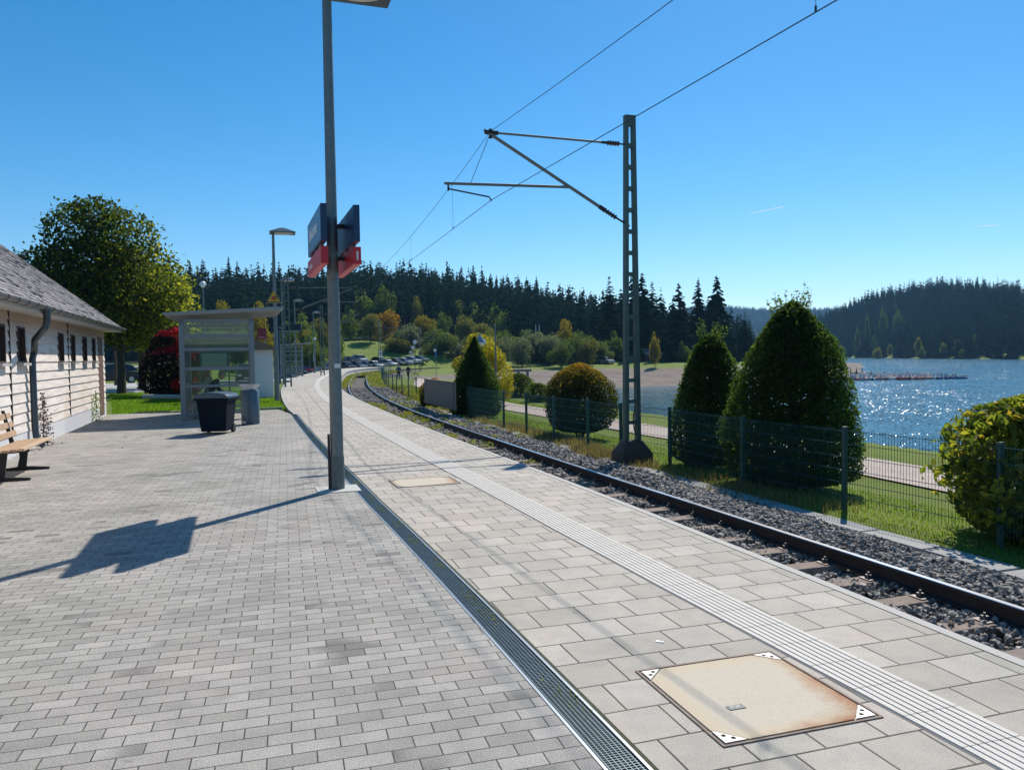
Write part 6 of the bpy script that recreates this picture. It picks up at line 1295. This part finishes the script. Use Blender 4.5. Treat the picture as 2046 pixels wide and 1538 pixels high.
# ================================================================== PEOPLE
def skin_figure(name, joints, edges, radii, root, mt, parent, sub=2):
    me = bpy.data.meshes.new(name); me.from_pydata([tuple(j) for j in joints], edges, []); me.update(); me.materials.append(mt); o = bpy.data.objects.new(name, me); COL.objects.link(o); o.parent = parent
    me_s = o.modifiers.new('skin', 'SKIN'); me_s.use_smooth_shade = True
    if not me.skin_vertices: 
        try: me.attributes
        except Exception: pass
    sv = me.skin_vertices[0].data
    for i, r_ in enumerate(radii): sv[i].radius = (r_, r_) if not isinstance(r_, tuple) else r_; sv[i].use_root = (i == root)
    s = o.modifiers.new('sub', 'SUBSURF'); s.levels = sub; s.render_levels = sub; return o
skinm = mat('skin', (.36, .19, .13), .55, var=.05); navyc = mat('clothes_navy', (.008, .012, .025), .8); greyc = mat('trousers', (.012, .014, .02), .8)
def head(parent, c, face, hairm, cap=None, r_=.105):
    """face: unit vector the face looks to"""
    c = Vector(c); f = Vector(face).normalized(); side = f.cross(Vector((0, 0, 1))).normalized(); up = side.cross(f); M = Matrix((side, f, up)).transposed()
    def T(p): return c + M @ Vector(p)
    b = MB(); prof = [(.02, -.125), (.055, -.115), (.075, -.07), (.085, -.02), (.088, .03), (.080, .08), (.05, .115), (.01, .125)]; q = MB(); q.lathe(prof, n=16, sx=.9, sy=1.12); b.add([T(v) for v in q.v], q.f)
    b.add([T(v) for v in [(-.014, .09, -.02), (.014, .09, -.02), (0, .125, -.025), (0, .092, .03)]], [(0, 1, 2), (1, 3, 2), (3, 0, 2)])
    for sx in (-1, 1): q = MB(); q.lathe([(.004, -.03), (.018, 0), (.004, .03)], (sx * .082, -.01, -.005), 8, .5, 1); b.add([T(v) for v in q.v], q.f)
    ho = b.build('head', skinm, parent, smooth=True, auto=80)
    for sx in (-.032, .032): q = MB(); q.lathe([(.002, -.006), (.009, 0), (.002, .006)], (sx, .098, .018), 8); e = MB(); e.add([T(v) for v in q.v], q.f); e.build('eye', black, ho)
    e = MB(); e.hexa([T((-.025, .094, -.062)), T((.025, .094, -.062)), T((.025, .099, -.062)), T((-.025, .099, -.062))], [T((-.025, .094, -.054)), T((.025, .094, -.054)), T((.025, .1, -.054)), T((-.025, .1, -.054))]); e.build('mouth', mat('lips', (.2, .06, .05), .5), ho)
    q = MB(); q.lathe([(.093, -.03), (.097, .03), (.09, .085), (.055, .125), (.01, .137)], (0, -.014, .0), 16, .92, 1.1); e = MB(); e.add([T(v) for v in q.v], q.f); e.build('cap' if cap else 'hair', cap or hairm, parent, smooth=True)
    if cap: e = MB(); e.hexa([T(v) for v in [(-.07, .07, .045), (.07, .07, .045), (.055, .17, .03), (-.055, .17, .03)]], [T(v) for v in [(-.07, .07, .055), (.07, .07, .055), (.055, .17, .037), (-.055, .17, .037)]]); e.build('cap_peak', cap, parent)
def hand(parent, wrist, d, palm_n, side=1, curl=.5):
    w_ = Vector(wrist); d = Vector(d).normalized(); n_ = Vector(palm_n).normalized(); s = d.cross(n_).normalized(); J = [w_, w_ + d * .045, w_ + d * .085]; E = [(0, 1), (1, 2)]; R_ = [(.02, .014), (.034, .015), (.036, .013)]
    for k, (o_, L) in enumerate(((-.03, .062), (-.010, .072), (.010, .068), (.03, .052))):
        b0 = w_ + d * .088 + s * o_; a1 = b0 + (d * math.cos(curl * .5) + n_ * math.sin(curl * .5)) * L * .5; a2 = a1 + (d * math.cos(curl * 1.4) + n_ * math.sin(curl * 1.4)) * L * .5; i = len(J); J += [b0, a1, a2]; E += [(2, i), (i, i + 1), (i + 1, i + 2)]; R_ += [.0095, .0085, .007]
    t0 = w_ + d * .03 + s * (-.035 * side); i = len(J); J += [t0, t0 + (d * .6 - s * side * .6 + n_ * .4) * .035, t0 + (d * .9 - s * side * .3 + n_ * .7) * .06]; E += [(1, i), (i, i + 1), (i + 1, i + 2)]; R_ += [.013, .0105, .008]
    skin_figure('hand', J, E, R_, 0, skinm, parent, 1)
def seated():
    base = SL(.95, 1.27); r = thing('person', 'person in dark clothes and pale cap sitting bent forward on the shelter seat', 'person', tuple(base)); 
    # local frame: +x to the right of the photo (towards the track) ; y away
    fx = Vector((math.cos(SA - PI / 2), math.sin(SA - PI / 2), 0)); fy = Vector((-fx.y, fx.x, 0))
    L = lambda x, y, z: fx * x + fy * y + Vector((0, 0, z))
    J = [L(0, 0, .55), L(.08, 0, .72), L(.20, 0, .92), L(.30, 0, 1.04), L(.37, 0, 1.10),
         L(.30, -.17, 1.0), L(.36, -.24, .78), L(.56, -.12, .66), L(.30, .17, 1.0), L(.36, .24, .78), L(.56, .12, .66)]
    E = [(0, 1), (1, 2), (2, 3), (3, 4), (3, 5), (5, 6), (6, 7), (3, 8), (8, 9), (9, 10)]; skin_figure('torso', J, E, [(.15, .13), (.15, .14), (.17, .14), (.12, .10), (.055, .055), .07, .05, .036, .07, .05, .036], 0, navyc, r)
    J = [L(-.02, 0, .56), L(.0, -.10, .54), L(.46, -.14, .56), L(.44, -.14, .30), L(.40, -.14, .09), L(.0, .10, .54), L(.46, .14, .54), L(.52, .16, .30), L(.50, .16, .09)]
    skin_figure('trousers', J, [(0, 1), (1, 2), (2, 3), (3, 4), (0, 5), (5, 6), (6, 7), (7, 8)], [.14, .11, .075, .06, .05, .11, .075, .06, .05], 0, greyc, r)
    for fx_, fy_ in ((.40, -.14), (.50, .16)): skin_figure('shoe', [L(fx_ - .05, fy_, .05), L(fx_ + .08, fy_, .045), L(fx_ + .18, fy_, .035)], [(0, 1), (1, 2)], [(.045, .045), (.045, .04), (.04, .03)], 0, mat('shoe_grey', (.42, .38, .34), .7), r, 1)
    head(r, L(.46, 0, 1.20), fx * .85 + Vector((0, 0, -.5)), black, mat('cap_pale', (.20, .20, .17), .8))
    hand(r, L(.56, -.12, .66), fx * .6 + Vector((0, 0, -.2)) + fy * .5, Vector((0, 0, 1)), 1); hand(r, L(.56, .12, .66), fx * .6 + Vector((0, 0, -.2)) - fy * .5, Vector((0, 0, 1)), -1)
    b = MB(); c = base + L(.68, 0, .66); b.box(c, (.015, .08, .15), SA, ); o = b.build('phone', mat('phone', (.02, .02, .022), .2)); tag(o, 'small dark phone held by the sitting person', 'phone')
    b = MB(); c = base + L(.02, -.52, .0); b.box((0, 0, .12), (.22, .30, .24)); o = b.build('bag', mat('bag_dark', (.03, .03, .035), .8), bevel=.05); o.location = c + Vector((0, 0, .47)); tag(o, 'dark bag lying on the seat next to the sitting person', 'bag')
seated()
def standing(P, face, label, top, legs, h=1.72, stride=.18, group=None, bag=None):
    r = thing('person', label, 'person', tuple(P), math.atan2(face[1], face[0]) - PI / 2, group); k = h / 1.75; L = lambda x, y, z: Vector((x, y, z)) * k
    J = [L(0, 0, .95), L(0, 0, 1.15), L(0, 0, 1.38), L(0, .01, 1.50), L(-.19, 0, 1.40), L(-.24, -.06, 1.12), L(-.22, .10, .88), L(.19, 0, 1.40), L(.24, .04, 1.12), L(.22, -.06, .88)]
    skin_figure('torso', J, [(0, 1), (1, 2), (2, 3), (2, 4), (4, 5), (5, 6), (2, 7), (7, 8), (8, 9)], [(.15, .11), (.14, .11), (.17, .11), .055, .065, .05, .036, .065, .05, .036], 0, top, r, 1)
    J = [L(0, 0, .95), L(-.09, 0, .88), L(-.10, stride * .5, .48), L(-.10, stride * .6, .08), L(.09, 0, .88), L(.10, -stride * .3, .48), L(.10, -stride, .10), L(-.10, stride * .6 + .13, .04), L(.10, -stride + .13, .05)]
    skin_figure('trousers', J, [(0, 1), (1, 2), (2, 3), (0, 4), (4, 5), (5, 6), (3, 7), (6, 8)], [.13, .10, .07, .05, .10, .07, .05, .04, .04], 0, legs, r, 1)
    head(r, L(0, .02, 1.63), (0, 1, -.1), black); hand(r, L(-.22, .10, .88), (0, .1, -1), (1, 0, 0), 1); hand(r, L(.22, -.06, .88), (0, -.1, -1), (-1, 0, 0), -1); return r
standing(PB(797, 84), (.3, -1), 'person in blue jacket walking on the path by the curved fence', mat('jacket_blue', (.03, .07, .15), .8), navyc)
standing(PB(816, 88), (-.5, -1), 'person in dark clothes beside a bicycle on the far path', navyc, greyc)
for i, (px_, D, lb) in enumerate([(1700, 172, 'tiny dark figure at left on the beach by the boats'), (1712, 173, 'tiny dark figure second from left on the beach'), (1723, 170, 'tiny dark figure at right on the beach')]):
    x, y = X(px_, D); standing(Vector((x, y, max(-3.95, hz(x, y)))), (1, -.3), lb, navyc, greyc)
standing(PB(415, 33), (1, 0), 'person in pink top behind the shelter at left', mat('top_pink', (.35, .05, .14), .8), mat('shorts_pale', (.5, .48, .45), .8))
def bike():
    P = PB(830, 84); r = thing('bicycle', 'bicycle with pale wheels standing at the end of the far path', 'bicycle', tuple(P), -.5)
    for x in (-.52, .52):
        b = MB(); pts = [(x + .33 * math.cos(2 * PI * k / 20), 0, .34 + .33 * math.sin(2 * PI * k / 20)) for k in range(21)]; b.tube(pts, .025, 6, False); b.build('wheel', mat('tyre_pale', (.45, .45, .45), .6), r)
    b = MB(); 
    for a, c in (((-.52, 0, .34), (-.1, 0, .34)), ((-.1, 0, .34), (.38, 0, .85)), ((-.1, 0, .34), (-.22, 0, .92)), ((-.2, 0, .82), (.36, 0, .88)), ((-.52, 0, .34), (-.2, 0, .8)), ((.52, 0, .34), (.36, 0, 1.0))): b.tube([a, c], .018, 6)
    b.build('bike_frame', black, r); b = MB(); b.box((-.22, 0, .95), (.24, .12, .05)); b.build('saddle', black, r); b = MB(); b.tube([(.34, -.28, 1.02), (.36, 0, 1.0), (.34, .28, 1.02)], .014, 6); b.build('handlebar', black, r)
bike()
vap, t, p, out = nodes('vapour'); t.nodes.remove(p); q = N(t, 'ShaderNodeBsdfTranslucent'); q.inputs[0].default_value = (.95, .95, .95, 1); t.links.new(q.outputs[0], out.inputs[0])
for (a, c, lb) in (((1497, 427), (1566, 413), 'short white contrail in the sky right of the lattice mast'), ((1950, 452), (1994, 450), 'faint small contrail at the right edge of the sky')):
    A_, B_ = V(a[0], a[1], 9000), V(c[0], c[1], 9000); r = thing('contrail', lb, 'contrail', tuple(A_)); b = MB(); b.tube([A_, A_.lerp(B_, .5), B_], [1.5, 5, 4], 6); b.build('vapour', vap, r, world=True)
def haze():
    b = MB(); b.box((200, 1300, 100), (3200, 3400, 230)); o = b.build('haze', None); o.data.materials.clear()
    m = bpy.data.materials.new('haze'); m.use_nodes = True; t = m.node_tree; t.nodes.clear(); out = t.nodes.new('ShaderNodeOutputMaterial'); v = t.nodes.new('ShaderNodeVolumePrincipled'); v.inputs['Color'].default_value = (.30, .62, 1.0, 1); v.inputs['Density'].default_value = .00013; v.inputs['Anisotropy'].default_value = .25
    t.links.new(v.outputs[0], out.inputs['Volume']); o.data.materials.append(m); o['kind'] = 'stuff'; o['label'] = 'thin blue haze in the air over lake and hills'; o['category'] = 'haze'
haze()
